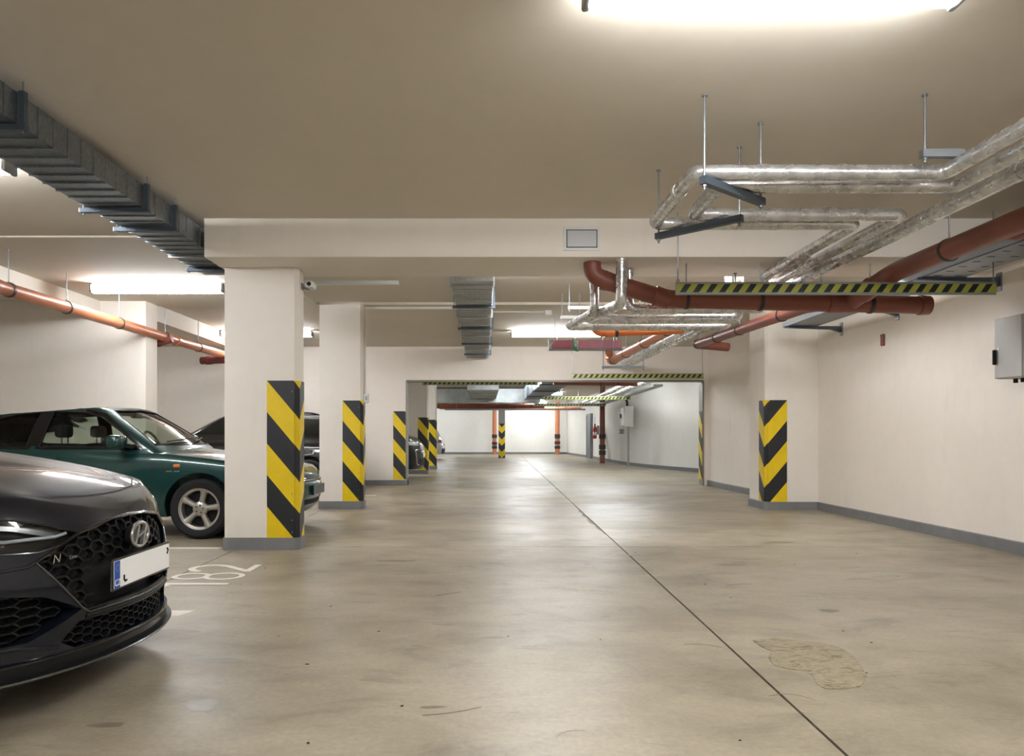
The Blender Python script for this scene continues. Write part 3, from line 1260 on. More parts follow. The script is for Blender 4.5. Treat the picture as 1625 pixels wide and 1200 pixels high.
# mirrors, handles, wheels
for sg in (-1, 1):
    MB().superq((-1.55, sg * .98, 1.03), (.07, .11, .075), .6, .6).build('mirror', 'paint_grey', root)
    MB().bbox((-2.42, sg * .868, .83), (-2.22, sg * .90, .86), .008).build('door_handle', 'paint_grey', root)
wm = wheel_meshes(.325, .235, .215)
add_wheels(root, PH, wm)

# ------------------------------------------------------------------ green coupe
PG = dict(L=4.27, W=0.85, kf=0.42, kr=0.45, zb=0.22, crown=0.07, roll=.03, wind=-1.3, dip=.32, cab=(-1.55, -3.75),
          top=[(-4.27, .84), (-4.1, .90), (-3.6, .945), (-2.6, .945), (-1.45, .925), (-1.1, .895), (-.76, .855), (-.4, .80), (-.2, .745), (-.10, .70), (-.05, .655), (0, .60)],
          front=[(.22, .10), (.28, .045), (.34, .03), (.38, .0), (.52, .0), (.555, .02), (.60, .045), (.66, .06), (.75, .11), (1.0, .2)],
          rear=[(.2, .05), (.4, .0), (.7, .02), (.95, .07)],
          side=[(.2, .06), (.32, .02), (.5, .0), (.68, .008), (.80, .022), (1.0, .05)],
          axles=(-1.01, -3.56), track=.765, rt=.305, gap=.05,
          house=dict(xw0=-1.27, kw=.24, xr0=-4.1, kr=.2, wb=.785, xw1=-2.02, xr1=-3.5, wt=.56, rcrown=.03, bulge=.022,
                     roof=[(-3.6, 1.22), (-3.3, 1.295), (-2.9, 1.352), (-2.5, 1.374), (-2.2, 1.365), (-1.9, 1.33)]))
root, car, body, house = make_car('coupe', (-1.86, 8.45, 0), 0, PG, 'paint_green', 'dark green coupe with silver five-spoke wheel standing behind the front pillar')
bb = bvh_of(body)
hb = bvh_of(house)
PY = projector(bb, 'y-')
PX2 = projector(bb, 'x+')
PZ2 = projector(bb, 'z')
front_win = [(-1.64, .93), (-1.80, 1.05), (-2.10, 1.235), (-2.28, 1.285), (-2.62, 1.295), (-2.67, .93)]
rear_win = [(-2.80, .93), (-2.755, 1.285), (-3.0, 1.265), (-3.25, 1.20), (-3.62, 1.02), (-3.66, .95)]
wscreen = [(-.70, .945), (-.655, 1.04), (-.56, 1.23), (-.50, 1.305), (0, 1.325), (.50, 1.305), (.56, 1.23), (.655, 1.04), (.70, .945)]
rscreen = [(-.58, 1.0), (-.48, 1.20), (.48, 1.20), (.58, 1.0)]
# hollow roof shell: cut the window openings, then give the sheet its thickness
def cut_openings(me, poly, axis, sel):
    bm = bmesh.new()
    bm.from_mesh(me)
    cx = sum(p[0] for p in poly) / len(poly)
    cy = sum(p[1] for p in poly) / len(poly)
    for (u0, v0), (u1, v1) in zip(poly, poly[1:] + poly[:1]):
        nu, nv = (v1 - v0), -(u1 - u0)
        if nu * (cx - u0) + nv * (cy - v0) > 0:
            nu, nv = -nu, -nv
        if axis == 'y':
            co, no = Vector((u0, 0, v0)), Vector((nu, 0, nv)).normalized()
        else:
            co, no = Vector((0, u0, v0)), Vector((0, nu, nv)).normalized()
        fs = [f for f in bm.faces if sel(f.calc_center_median())]
        ge = set(fs)
        for f in fs:
            ge.update(f.edges)
            ge.update(f.verts)
        bmesh.ops.bisect_plane(bm, geom=list(ge), plane_co=co, plane_no=no, dist=1e-6)
    dele = []
    for f in bm.faces:
        c = f.calc_center_median()
        if sel(c) and inside(poly, *((c.x, c.z) if axis == 'y' else (c.y, c.z))):
            dele.append(f)
    bmesh.ops.delete(bm, geom=dele, context='FACES')
    r = bpy.data.meshes.new('cut')
    bm.to_mesh(r)
    bm.free()
    return r


shell = house.copy()
for w in (front_win, rear_win):
    for sg in (-1, 1):
        shell = cut_openings(shell, w, 'y', lambda c: c.y * sg > .3)
shell = cut_openings(shell, wscreen, 'x', lambda c: -2.2 < c.x and abs(c.y) < .72)
shell = cut_openings(shell, rscreen, 'x', lambda c: c.x < -3.0 and abs(c.y) < .62)
o = bpy.data.objects.new('tmp', shell)
COL.objects.link(o)
md = o.modifiers.new('s', 'SOLIDIFY')
md.thickness = .025
md.offset = -1
dg = bpy.context.evaluated_depsgraph_get()
dg.update()
shell = bpy.data.meshes.new_from_object(o.evaluated_get(dg))
bpy.data.objects.remove(o)
finish(shell, 35)
link('greenhouse', shell, 'paint_green', root)
body = arch_cut(body, PG)
finish_car(root, PG, body, 'paint_green')
# glazing
for ax in ('y-', 'y+'):
    pj = projector(hb, ax)
    for w in (front_win, rear_win):
        patch(MB(), pj, w, -.012, 3).build('side_window', 'glass', root)
        rimm = MB()
        tube_on(rimm, pj, w, .009, -.002, closed=True)
        gx, gz = sum(p[0] for p in w) / len(w), sum(p[1] for p in w) / len(w)
        big_w = [(p[0] + (.024 if p[0] > gx else -.024), p[1] + (.022 if p[1] > gz else -.012)) for p in w]
        ribbon(MB(), pj, big_w + [big_w[0]], .036, .003).build('window_frame', 'gloss_black', root)
        rimm.build('window_seal', 'black_plastic', root)
patch(MB(), projector(hb, 'x+'), wscreen, -.012, 4).build('windscreen', 'glass', root)
tube_on(MB(), projector(hb, 'x+'), wscreen, .008, -.002, closed=True).build('windscreen_seal', 'black_plastic', root)
patch(MB(), projector(hb, 'x-'), rscreen, -.012, 4).build('rear_window', 'glass', root)
# black pillars between the side windows
for ax in ('y-', 'y+'):
    patch(MB(), projector(hb, ax), [(-2.68, .94), (-2.64, 1.29), (-2.75, 1.29), (-2.79, .94)], .003, 3).build('door_pillar_trim', 'gloss_black', root)
# cabin
MB().bbox((-3.72, -.68, .62), (-1.60, .68, .66), .01).build('cabin_floor', 'interior', root)
MB().bbox((-1.78, -.70, .64), (-1.50, .70, .955), .05, 3).build('dashboard', 'interior', root)
for sy in (-.36, .36):
    st = MB().superq((-2.62, sy, .77), (.10, .25, .19), .4, .4).build('seat', 'seat', root)
    MB().superq((-2.64, sy, 1.09), (.05, .125, .07), .5, .5).build('headrest', 'seat', st)
    MB().cyl((-2.63, sy - .06, .93), (-2.63, sy - .06, 1.04), .007).build('headrest_post', 'steel', st)
    MB().cyl((-2.63, sy + .06, .93), (-2.63, sy + .06, 1.04), .007).build('headrest_post', 'steel', st)
    st = MB().superq((-3.45, sy, .80), (.12, .28, .17), .4, .4).build('rear_seat', 'seat', root)
mb = MB().torus((-2.0, .36, .93), (1, 0, .45), .175, .014, 28, 8)
sw = mb.build('steering_wheel', 'black_plastic', root)
MB().superq((-1.99, .36, .935), (.03, .07, .06), .5, .5).bar((-1.99, .20, .94), (-1.99, .52, .94), .02, .03).build('wheel_boss', 'black_plastic', sw)
MB().superq((-2.02, 0, 1.27), (.03, .12, .035), .4, .4).build('inside_mirror', 'black_plastic', root)
# outside mirrors
for sg in (-1, 1):
    mi = MB().superq((-1.79, sg * .945, .985), (.075, .115, .068), .55, .6).build('door_mirror', 'paint_green', root)
    MB().bar((-1.70, sg * .82, .93), (-1.76, sg * .90, .95), .07, .04).build('mirror_arm', 'black_plastic', mi)
# wipers
mb = MB()
pw = projector(hb, 'x+')
for (y0, y1) in ((-.55, .05), (.02, .60)):
    a, b = pw(y0, .965, .02), pw(y1, 1.0, .02)
    mb.tube([a, (a + b) / 2 + Vector((.01, 0, 0)), b], .008, 6)
mb.build('wiper', 'black_plastic', root)
# panel gaps
ribbon(MB(), PY, [(-1.49, .88), (-1.485, .60), (-1.50, .36), (-1.52, .27)], .007, .0015).build('door_gap', 'joint', root)
ribbon(MB(), PY, [(-2.75, .89), (-2.72, .5), (-2.70, .28)], .007, .0015).build('door_gap', 'joint', root)
ribbon(MB(), PY, [(-1.42, .60), (-2.2, .606), (-3.16, .615)], .02, .003).build('side_crease', 'paint_green', root)
# side repeater and badge
MB().superq((PY(-1.24, .74, 0).x, PY(-1.24, .74, 0).y - .002, .74), (.034, .012, .016), .5, .5).build('side_repeater', 'orange_lens', root)
mb = MB()
for k, (dx, w) in enumerate(((-.095, .012), (-.079, .012), (-.063, .012), (-.047, .012), (-.018, .008), (-.004, .014), (.016, .022))):
    p = PY(-1.25 + dx, .685, .001)
    mb.box((p.x, p.y - .003, .678), (p.x + w, p.y + .003, .692))
mb.build('wing_badge', 'satin', root, 0)
MB().bbox((-2.62, -.865, .80), (-2.44, -.84, .835), .008).build('door_handle', 'paint_green', root)
# nose
for sg in (-1, 1):
    hl = patch(MB(), PX2, [(sg * .32, .575), (sg * .78, .585), (sg * .78, .655), (sg * .55, .665), (sg * .34, .64)], .005, 3).build('headlamp', 'satin', root)
    patch(MB(), PX2, [(sg * .345, .585), (sg * .76, .593), (sg * .76, .648), (sg * .55, .655), (sg * .355, .632)], .012, 3).build('headlamp_lens', 'dark_glass', hl)
patch(MB(), PX2, [(-.30, .57), (.30, .57), (.31, .62), (-.31, .62)], .004, 3).build('grille', 'black_plastic', root)
patch(MB(), PX2, [(-.55, .30), (.55, .30), (.52, .355), (-.52, .355)], .004, 3).build('lower_intake', 'dark', root)
tube_on(MB(), PX2, [(-.80, .555), (-.4, .552), (0, .55), (.4, .552), (.80, .555)], .008, 0).build('bumper_strip', 'black_plastic', root)
pt = MB().bbox((PX2(0, .45, 0).x - .002, -.26, .395), (PX2(0, .45, 0).x + .014, .26, .505), .004).build('number_plate', 'plate_black', root)
xq = PX2(0, .45, 0).x + .014
MB().box((xq, -.255, .398), (xq + .002, .255, .404)).box((xq, -.255, .496), (xq + .002, .255, .502)).box((xq, -.256, .40), (xq + .002, -.250, .50)).box((xq, .25, .40), (xq + .002, .256, .50)).build('plate_rim', 'grey_plastic', pt, 0)
add_wheels(root, PG, wheel_meshes(.305, .205, .19))
# dark wheel housings
for x in PG['axles']:
    for sg in (-1, 1):
        MB().cyl((x, sg * .58, .31), (x, sg * .60, .31), .345, 30).build('wheel_housing', 'dark', root)

# ------------------------------------------------------------------ black estate parked nose-in behind the coupe
PB = dict(L=4.25, W=0.88, kf=0.5, kr=0.35, zb=0.24, crown=0.06, roll=.03, wind=-1.0,
          top=[(-4.25, .88), (-4.1, .95), (-3.0, .98), (-1.2, .98), (-.7, .93), (-.3, .85), (-.10, .75), (0, .66)],
          front=[(.2, .06), (.35, .0), (.55, .01), (.7, .06), (1.0, .2)],
          rear=[(.2, .06), (.4, .0), (.6, .0), (.7, .04), (.95, .06)],
          side=[(.2, .06), (.32, .02), (.5, .0), (.68, .008), (.80, .022), (1.0, .05)],
          axles=(-.9, -3.5), track=.79, rt=.315,
          house=dict(xw0=-1.0, kw=.25, xr0=-4.12, kr=.12, wb=.81, xw1=-1.85, xr1=-3.85, wt=.60, rcrown=.03,
                     roof=[(-4.0, 1.40), (-3.2, 1.45), (-2.6, 1.46), (-2.0, 1.44), (-1.7, 1.40)]))


def plain_car(name, loc, rz, P, paint, label, sides, front, rear, glass='dark_glass', roof_rail=False):
    root, car, body, house = make_car(name, loc, rz, P, paint, label)
    b0, h0 = bvh_of(body), bvh_of(house)
    body = arch_cut(body, P)
    finish_car(root, P, body, paint)
    link('greenhouse', house, paint, root)
    dark_windows(root, h0, sides, front, rear, glass)
    add_wheels(root, P, wheel_meshes(P['rt'], P['rt'] * .68, .2))
    px, pr = projector(b0, 'x+'), projector(b0, 'x-')
    for sg in (-1, 1):
        MB().superq((P['house']['xw0'] - .5, sg * (P['W'] + .07), P['top'][4][1] + .03), (.06, .10, .07), .6, .6).build('door_mirror', paint, root)
    if roof_rail:
        for sg in (-1, 1):
            MB().tube([(-1.95, sg * .60, 1.40), (-2.1, sg * .60, 1.455), (-3.5, sg * .60, 1.455), (-3.7, sg * .60, 1.40)], .014, 8, .08).build('roof_rail', 'black_plastic', root)
    return root, px, pr, projector(b0, 'y-'), projector(b0, 'y+')


root, px, pr, ym, yp = plain_car('estate_car', (-6.62, 14.25, 0), PI, PB, 'paint_black', 'black car with roof rails, half hidden behind the first two pillars',
                                 [[(-1.35, .99), (-1.95, 1.33), (-2.35, 1.37), (-2.38, .99)], [(-2.46, .99), (-2.43, 1.37), (-3.2, 1.37), (-3.22, .99)], [(-3.28, 1.0), (-3.26, 1.36), (-3.65, 1.34), (-3.8, 1.05)]],
                                 [(-.70, 1.0), (-.50, 1.37), (.50, 1.37), (.70, 1.0)], [(-.64, 1.02), (-.5, 1.34), (.5, 1.34), (.64, 1.02)], roof_rail=True)
for pj in (ym, yp):
    patch(MB(), pj, [(-3.95, .62), (-3.9, .86), (-4.1, .86), (-4.12, .62)], .006, 2).build('tail_lamp', 'red_lens', root)
    tube_on(MB(), pj, [(-1.3, .955), (-2.4, .965), (-3.7, .96)], .007, .004).build('window_chrome', 'chrome', root)
    tube_on(MB(), pj, [(-3.30, .80), (-3.48, .815), (-3.60, .79), (-3.58, .72), (-3.42, .70), (-3.30, .74)], .010, .006, closed=True).build('fuel_flap_ring', 'satin', root)
    MB().bbox((pj(-3.12, .84, 0).x, pj(-3.12, .84, 0).y - .02, .83), (pj(-3.12, .84, 0).x + .2, pj(-3.12, .84, 0).y + .02, .86), .008).build('door_handle', 'chrome', root)

# ------------------------------------------------------------------ anthracite off-roader, nose past the opening
PS = dict(L=4.4, W=0.92, kf=0.40, kr=0.35, zb=0.24, crown=0.06, roll=.035, wind=-1.0,
          top=[(-4.4, 1.0), (-4.2, 1.08), (-3.0, 1.12), (-1.2, 1.16), (-.7, 1.12), (-.35, 1.06), (-.16, .98), (-.06, .88), (0, .76)],
          front=[(.2, .08), (.35, .0), (.60, .0), (.75, .03), (.95, .10), (1.1, .2)],
          rear=[(.2, .06), (.4, .0), (.6, .0), (.7, .04), (.95, .06)],
          side=[(.2, .06), (.32, .02), (.5, .0), (.75, .008), (.95, .022), (1.2, .05)],
          axles=(-.9, -3.55), track=.81, rt=.35,
          house=dict(xw0=-1.05, kw=.25, xr0=-4.2, kr=.12, wb=.84, xw1=-1.85, xr1=-3.9, wt=.63, rcrown=.03,
                     roof=[(-4.0, 1.58), (-3.2, 1.64), (-2.6, 1.65), (-2.0, 1.63), (-1.7, 1.58)]))
root, px, pr, ym, yp = plain_car('off_roader', (-1.50, 18.75, 0), 0, PS, 'paint_suv', 'anthracite off-roader whose nose shows past the left edge of the opening',
                                 [[(-1.4, 1.2), (-1.95, 1.5), (-2.35, 1.55), (-2.38, 1.2)], [(-2.46, 1.2), (-2.43, 1.55), (-3.2, 1.55), (-3.22, 1.2)]],
                                 [(-.74, 1.2), (-.54, 1.54), (.54, 1.54), (.74, 1.2)], [(-.66, 1.2), (-.5, 1.5), (.5, 1.5), (.66, 1.2)])
for sg in (-1, 1):
    patch(MB(), px, [(sg * .45, .80), (sg * .86, .82), (sg * .86, .90), (sg * .5, .88)], .006, 2).build('headlamp', 'satin', root)
    tube_on(MB(), px, [(sg * .50, .72), (sg * .72, .70), (sg * .66, .36), (sg * .55, .34)], .018, .004).build('fog_lamp_trim', 'chrome', root)
patch(MB(), px, [(-.42, .62), (.42, .62), (.40, .85), (-.40, .85)], .006, 2).build('grille', 'gloss_black', root)
mb = MB()
for z in (.66, .71, .76, .81):
    tube_on(mb, px, [(-.40, z), (.40, z)], .009, .012)
mb.build('grille_slat', 'satin', root)
patch(MB(), px, [(-.5, .33), (.5, .33), (.45, .5), (-.45, .5)], .006, 2).build('lower_intake', 'dark', root)
MB().bbox((-.008, -.26, .52), (.006, .26, .62), .003).build('number_plate', 'plate', root)

# ------------------------------------------------------------------ silver hatchback far away, tail to the lane
root, px, pr, ym, yp = plain_car('small_hatchback', (-6.05, 34.2, 0), PI, dict(PB, L=4.25), 'paint_silver', 'silver hatchback with red tail lamps, parked beyond the far pillars',
                                 [[(-1.35, .99), (-1.95, 1.33), (-2.35, 1.37), (-2.38, .99)], [(-2.46, .99), (-2.43, 1.37), (-3.2, 1.37), (-3.22, .99)]],
                                 [(-.70, 1.0), (-.50, 1.37), (.50, 1.37), (.70, 1.0)], [(-.64, 1.02), (-.5, 1.34), (.5, 1.34), (.64, 1.02)])
for sg in (-1, 1):
    patch(MB(), pr, [(sg * .5, .72), (sg * .84, .74), (sg * .84, .92), (sg * .62, .90)], .008, 2).build('tail_lamp', 'red_lens', root)
patch(MB(), pr, [(-.84, .26), (.84, .26), (.84, .48), (-.84, .48)], .008, 3).build('rear_bumper', 'black_plastic', root)
MB().bbox((-4.262, -.26, .60), (-4.246, .26, .71), .003).build('number_plate', 'plate', root)


# ================================================================== LIGHTS
def luminaire(x, y, zc, label, m='lamp', L=1.62, lit=True, group='ceiling batten lights'):
    t = thing('batten_light', (x, y, zc), label, 'lamp', group)
    MB().bbox((x - L / 2 + .02, y - .055, zc - .045), (x + L / 2 - .02, y + .055, zc), .006).build('housing', 'housing', t)
    prof = [(-.068, -.045), (-.072, -.075), (-.055, -.108), (-.02, -.120), (.02, -.120), (.055, -.108), (.072, -.075), (.068, -.045)]
    MB().prism(prof, lambda u, v, d: (x + d, y + u, zc + v), -L / 2 + .03, L / 2 - .03).build('diffuser', m, t)
    for sg in (-1, 1):
        MB().bbox((x + sg * (L / 2 - .03), y - .072, zc - .118), (x + sg * L / 2, y + .072, zc - .02), .01, 2).build('end_cap', 'grey_plastic', t)
    return t


luminaire(1.17, 3.06, 2.91, 'batten light nearest the camera, over the lane at the top edge', L=1.54)
luminaire(2.9, 7.8, 2.95, 'added batten light, unseen behind the big beam, to brighten the right wall')  # extra lamp, out of view, lifts the right wall
luminaire(-6.6, 13.4, 2.915, 'added short batten light, unseen behind the fin wall, to brighten the wall beyond', L=.55)  # invented fill lamp for the left part of the opening wall
luminaire(1.27, 13.4, 2.915, 'batten light over the lane before the opening wall, behind the red sign')
luminaire(-3.97, 5.05, 2.91, 'batten light at the left edge, half hidden by the steel duct')
luminaire(-3.97, 9.2, 2.895, 'batten light over the green coupe, behind the steel duct')
luminaire(-3.85, 13.4, 2.915, 'batten light over the black car, seen between the first two pillars')
luminaire(-3.97, .85, 2.91, 'batten light over the dark grey hatchback, outside the left edge')
luminaire(.4, 8.25, 2.95, 'added batten light over the lane, unseen behind the big beam, for more even light')  # put in out of view to even the light along the lane
luminaire(1.24, .4, 2.91, 'added batten light over the lane, unseen above the camera, as fill light')  # added overhead fill lamp, outside the frame
luminaire(1.24, -2.9, 2.91, 'added batten light over the lane, unseen behind the camera, as fill light')  # added fill lamp at the viewer's back
luminaire(-3.97, -3.4, 2.91, 'added batten light over the empty bays, unseen behind the camera, as fill light')  # added fill lamp for the left side, out of view
luminaire(3.55, .75, 2.91, 'added batten light over the right side of the lane, unseen above the camera, to brighten the right wall')  # extra lamp outside the frame to brighten the right wall
for (x, y, d) in ((3.3, 18.9, 'added batten light, unseen behind the lintel, to brighten the far right wall'), (3.5, 22.6, 'second added batten light, unseen behind the lintel, to brighten the far right wall'), (1.3, 20.5, 'first batten light beyond the opening'), (-3.9, 20.5, 'batten light over the bays beyond the opening'), (1.3, 26.5, 'second batten light beyond the opening'),  # both lamps behind the lintel are added to brighten the far right wall
                  (-3.9, 30.5, 'batten light over the far parking bays'), (2.6, 33.0, 'third batten light beyond the opening'), (2.2, 38.0, 'fourth batten light beyond the opening'),
                  (2.6, 41.6, 'batten light closest to the far end wall'), (-2.5, 40.5, 'batten light at the left of the far end wall')):
    luminaire(x, y, 2.95, d, 'lamp_far')


# ================================================================== DUCTS
def duct_run(name, a, b, z0, z1, axis, label, seam=.15, brackets=(), rod_top=2.91, m='galv', flanges=()):
    """rectangular duct, a/b opposite plan corners; seams across its length"""
    x0, x1 = sorted((a[0], b[0]))
    y0, y1 = sorted((a[1], b[1]))
    t = thing(name, ((x0 + x1) / 2, (y0 + y1) / 2, z0), label, 'duct')
    MB().box((x0, y0, z0), (x1, y1, z1)).build('duct_body', m, t, 0)
    lo, hi = (y0, y1) if axis == 'y' else (x0, x1)
    k = int((hi - lo) / seam)
    base = None
    e = .004
    for i in range(1, k):
        p = lo + seam * i
        mb = MB()
        # folded bead: wedge proud of the sheet on all sides
        for (d0, d1, h) in ((-.028, .0, .0), (0, .010, .009)):
            if h:
                if axis == 'y':
                    mb.box((x0 - e, p + d0, z0 - h), (x1 + e, p + d1, z1 + .001))
                else:
                    mb.box((p + d0, y0 - e, z0 - h), (p + d1, y1 + e, z1 + .001))
        mb.build('duct_seam', m, t, 0)
    for p in flanges:
        mb = MB()
        w = .022
        if axis == 'y':
            mb.box((x0 - w, p - .016, z0 - w), (x1 + w, p + .016, z1 + .012))
        else:
            mb.box((p - .016, y0 - w, z0 - w), (p + .016, y1 + w, z1 + .012))
        mb.build('duct_flange', 'galv_light', t, 0)
    for p in brackets:
        mb = MB()
        if axis == 'y':
            mb.box((x0 - .05, p - .02, z0 - .036), (x1 + .045, p + .02, z0 - .006))
            br = mb.build('support_channel', 'steel_dark', t, 0)
            for xx in (x0 - .03, x1 + .025):
                MB().cyl((xx, p, z0 - .05), (xx, p, rod_top), .005, 8).build('hanger_rod', 'steel', br)
            MB().box((x1 + .010, p - .018, z0 - .02), (x1 + .04, p + .018, z1 + .006)).build('side_strap', 'steel_dark', br, 0)
            MB().box((x0 - .056, p - .021, z0 - .037), (x0 - .048, p + .021, z0 - .005)).build('channel_end_cap', 'white_plastic', br, 0)
        else:
            mb.box((p - .02, y0 - .05, z0 - .036), (p + .02, y1 + .045, z0 - .006))
            br = mb.build('support_channel', 'steel_dark', t, 0)
            for yy in (y0 - .03, y1 + .025):
                MB().cyl((p, yy, z0 - .05), (p, yy, rod_top), .005, 8).build('hanger_rod', 'steel', br)
    return t


duct_run('ventilation_duct', (-2.86, -2.5), (-2.46, 7.72), 2.685, 2.85, 'y', 'flat galvanised ventilation duct along the ceiling at the left, ending behind the front pillar', .148,
         (1.2, 3.99, 5.45, 5.95, 7.4), flanges=(2.6, 4.0, 6.9))
duct_run('ventilation_duct', (-2.86, 7.74), (.09, 7.98), 2.745, 2.90, 'x', 'galvanised duct crossing behind the beam, from the left duct towards the middle one', .148, (), 2.95)
duct_run('ventilation_duct', (-.356, 7.99), (.09, YO - .02), 2.68, 2.86, 'y', 'galvanised ventilation duct over the middle of the lane, running into the opening wall', .155,
         (9.5, 11.4, 13.3, 15.0), 2.92, m='galv_light', flanges=(8.2, 10.35, 12.3, 14.2, 15.7))

# ================================================================== INSULATED HEATING PIPES
def rod(mb, x, y, z0, z1, r=.006):
    return mb.cyl((x, y, z0), (x, y, z1), r, 8)


ZP = 2.51
RP = .043


def foil_pipe(path, r, label, fillet=.07, joints=()):
    o = MB().tube(path, r, 18, fillet, fseg=6).build('insulated_pipe', 'foil', None)
    tag(o, label, 'pipe', 'foil wrapped heating pipes')
    for (p, ax) in joints:
        MB().band(p, ax, r - .001, r + .0025, .05, 22).build('tape_joint', 'foil', o)
    return o


ZQ = 2.19
foil_pipe([(2.57, -3, ZP), (2.57, 4.22, ZP), (1.17, 4.22, ZP), (1.17, 5.23, ZP), (2.57, 5.23, ZP), (2.57, 6.96, ZP), (2.57, 6.96, ZQ + .02), (1.33, 6.96, ZQ + .02), (1.33, 6.96, 2.58)], RP,
          'outer silver foil pipe of the expansion loop hung under the ceiling at the right', .07,
          [((1.55, 4.22, ZP), (1, 0, 0)), ((2.0, 4.22, ZP), (1, 0, 0)), ((1.17, 4.55, ZP), (0, 1, 0)), ((2.0, 5.23, ZP), (1, 0, 0)), ((2.57, 3.4, ZP), (0, 1, 0)), ((2.57, 6.0, ZP), (0, 1, 0))])
foil_pipe([(2.77, -3, ZP), (2.77, 4.44, ZP), (1.38, 4.44, ZP), (1.38, 5.02, ZP), (2.78, 5.02, ZP), (2.78, YO, ZP)], RP,
          'inner silver foil pipe of the expansion loop, running on to the opening wall', .07,
          [((1.8, 4.44, ZP), (1, 0, 0)), ((2.3, 4.44, ZP), (1, 0, 0)), ((2.3, 5.02, ZP), (1, 0, 0)), ((2.77, 3.2, ZP), (0, 1, 0)), ((2.78, 12, ZP), (0, 1, 0))])
foil_pipe([(2.98, -3, ZP), (2.98, YO, ZP)], .052, 'straight thicker foil pipe running past the expansion loop at the right', .07,
          [((2.98, 3.2, ZP), (0, 1, 0)), ((2.98, 5.1, ZP), (0, 1, 0)), ((2.98, 4.2, ZP), (0, 1, 0)), ((2.98, 11, ZP), (0, 1, 0))])
# loop under and behind the beam
foil_pipe([(1.19, 6.575, 2.58), (1.19, 6.575, ZQ), (1.01, 7.44, ZQ), (2.50, 7.44, ZQ), (2.50, 7.44, 2.95)], .048,
          'thick upright foil pipe in front of the brown pipe under the beam', .085, [((1.19, 6.575, 2.40), (0, 0, 1)), ((1.9, 7.44, ZQ), (1, 0, 0))])
foil_pipe([(1.02, 7.02, 2.58), (1.02, 7.02, ZQ), (.88, 7.95, ZQ), (2.56, 7.95, ZQ), (2.56, 7.95, 2.95)], .042,
          'slimmer upright foil pipe behind the brown bend under the beam', .08, [((1.02, 7.02, 2.45), (0, 0, 1)), ((2.2, 7.95, ZQ), (1, 0, 0))])

# hangers for the loop
CH = []


def channel(p, q, label, w=.042, ztop=2.91, m='steel_dark', name='pipe_hanger', h=.042, one=False):
    t = thing(name, p, label, 'hanger', 'channels hanging on threaded rods')
    MB().bar(p, q, w, h).build('channel', m, t, 0)
    d = (Vector(q) - Vector(p)).normalized()
    for e in (Vector(p) + d * .02, Vector(q) - d * .02)[:1 if one else 2]:
        r_ = rod(MB(), e.x, e.y, e.z - .05, ztop, .0065).build('hanger_rod', 'steel', t)
        MB().cyl((e.x, e.y, e.z - .034), (e.x, e.y, e.z - .022), .013, 6).build('nut', 'steel', r_)
        MB().cyl((e.x, e.y, ztop - .01), (e.x, e.y, ztop), .016, 10).build('anchor', 'steel', r_)
    return t


channel((1.19, 4.13, 2.44), (1.665, 4.53, 2.44), 'blue-grey channel on two rods under the near end of the pipe loop')
channel((1.66, 4.87, 2.445), (1.21, 5.33, 2.445), 'blue-grey channel on two rods under the far end of the pipe loop')
channel((2.39, 4.14, 2.585), (2.62, 4.14, 2.585), 'short channel on a rod where the foil pipes turn, upper right', m='steel', one=True)
channel((2.35, 7.15, 2.44), (3.2, 7.15, 2.44), 'channel under the foil pipes just behind the big beam', m='steel', ztop=2.58)
channel((1.05, 9.55, 2.66), (1.98, 9.55, 2.66), 'pale channel on two rods behind the brown elbow', m='white_plastic', ztop=2.95)
channel((1.02, 10.2, 2.64), (1.30, 10.2, 2.64), 'short pale channel left of the foil pipe loop behind the beam', m='white_plastic', ztop=2.95)

# ================================================================== DRAIN PIPES
def clamp(parent, p, ax, r, rodz=None, name='pipe_clamp'):
    o = MB().band(p, ax, r, r + .008, .028, 22).build(name, 'clamp', parent)
    if rodz:
        MB().cyl((p[0], p[1], p[2] + r), (p[0], p[1], rodz), .006, 8).build('hanger_rod', 'steel', o)
    return o


def drain(path, r, m, label, fillet=.12, clamps=(), sockets=(), group=None):
    o = MB().tube(path, r, 20, fillet, fseg=6).build('drain_pipe', m, None)
    tag(o, label, 'pipe', group)
    for (p, ax, rz) in clamps:
        clamp(o, p, ax, r, rz)
    for (p, ax, L) in sockets:
        MB().lathe([(r - .002, -L / 2), (r + .010, -L / 2), (r + .012, -L / 2 + .02), (r + .010, -L / 2 + .035), (r + .006, L / 2), (r - .002, L / 2)], p, ax, 22).build('pipe_socket', m, o)
    return o


# left, over the bays
def pl(y):
    return (-4.72 + .021 * (y - 7.5), y, 2.49 - .004 * (y - 7.5))


o = drain([pl(2.0), pl(15.85)], .068, 'pvc_orange', 'long orange drain pipe on rods above the green coupe, left bays', .1,
          [(pl(y), (0, 1, 0), 2.9) for y in (4.0, 5.8, 7.5, 8.5, 9.67, 11.0, 12.2, 14.0)], [(pl(7.25), (0, 1, 0), .2), (pl(11.4), (0, 1, 0), .14)])
drain([(-4.55, 11.0, 2.46), (-4.70, 10.98, 2.41), (-5.4, 11.35, 2.40)], .06, 'pvc_red', 'dark red branch pipe under the orange pipe, beside the fin wall', .08, sockets=[((-4.78, 11.02, 2.405), (-.88, .47, 0), .1)])
drain([(-4.45, 13.2, 2.46), (-4.45, 13.25, 2.38), (-5.0, 13.35, 2.37)], .065, 'pvc_red', 'dark red branch pipe under the orange pipe, beside the front pillar', .06, sockets=[((-4.85, 13.33, 2.372), (1, 0, 0), .1)])
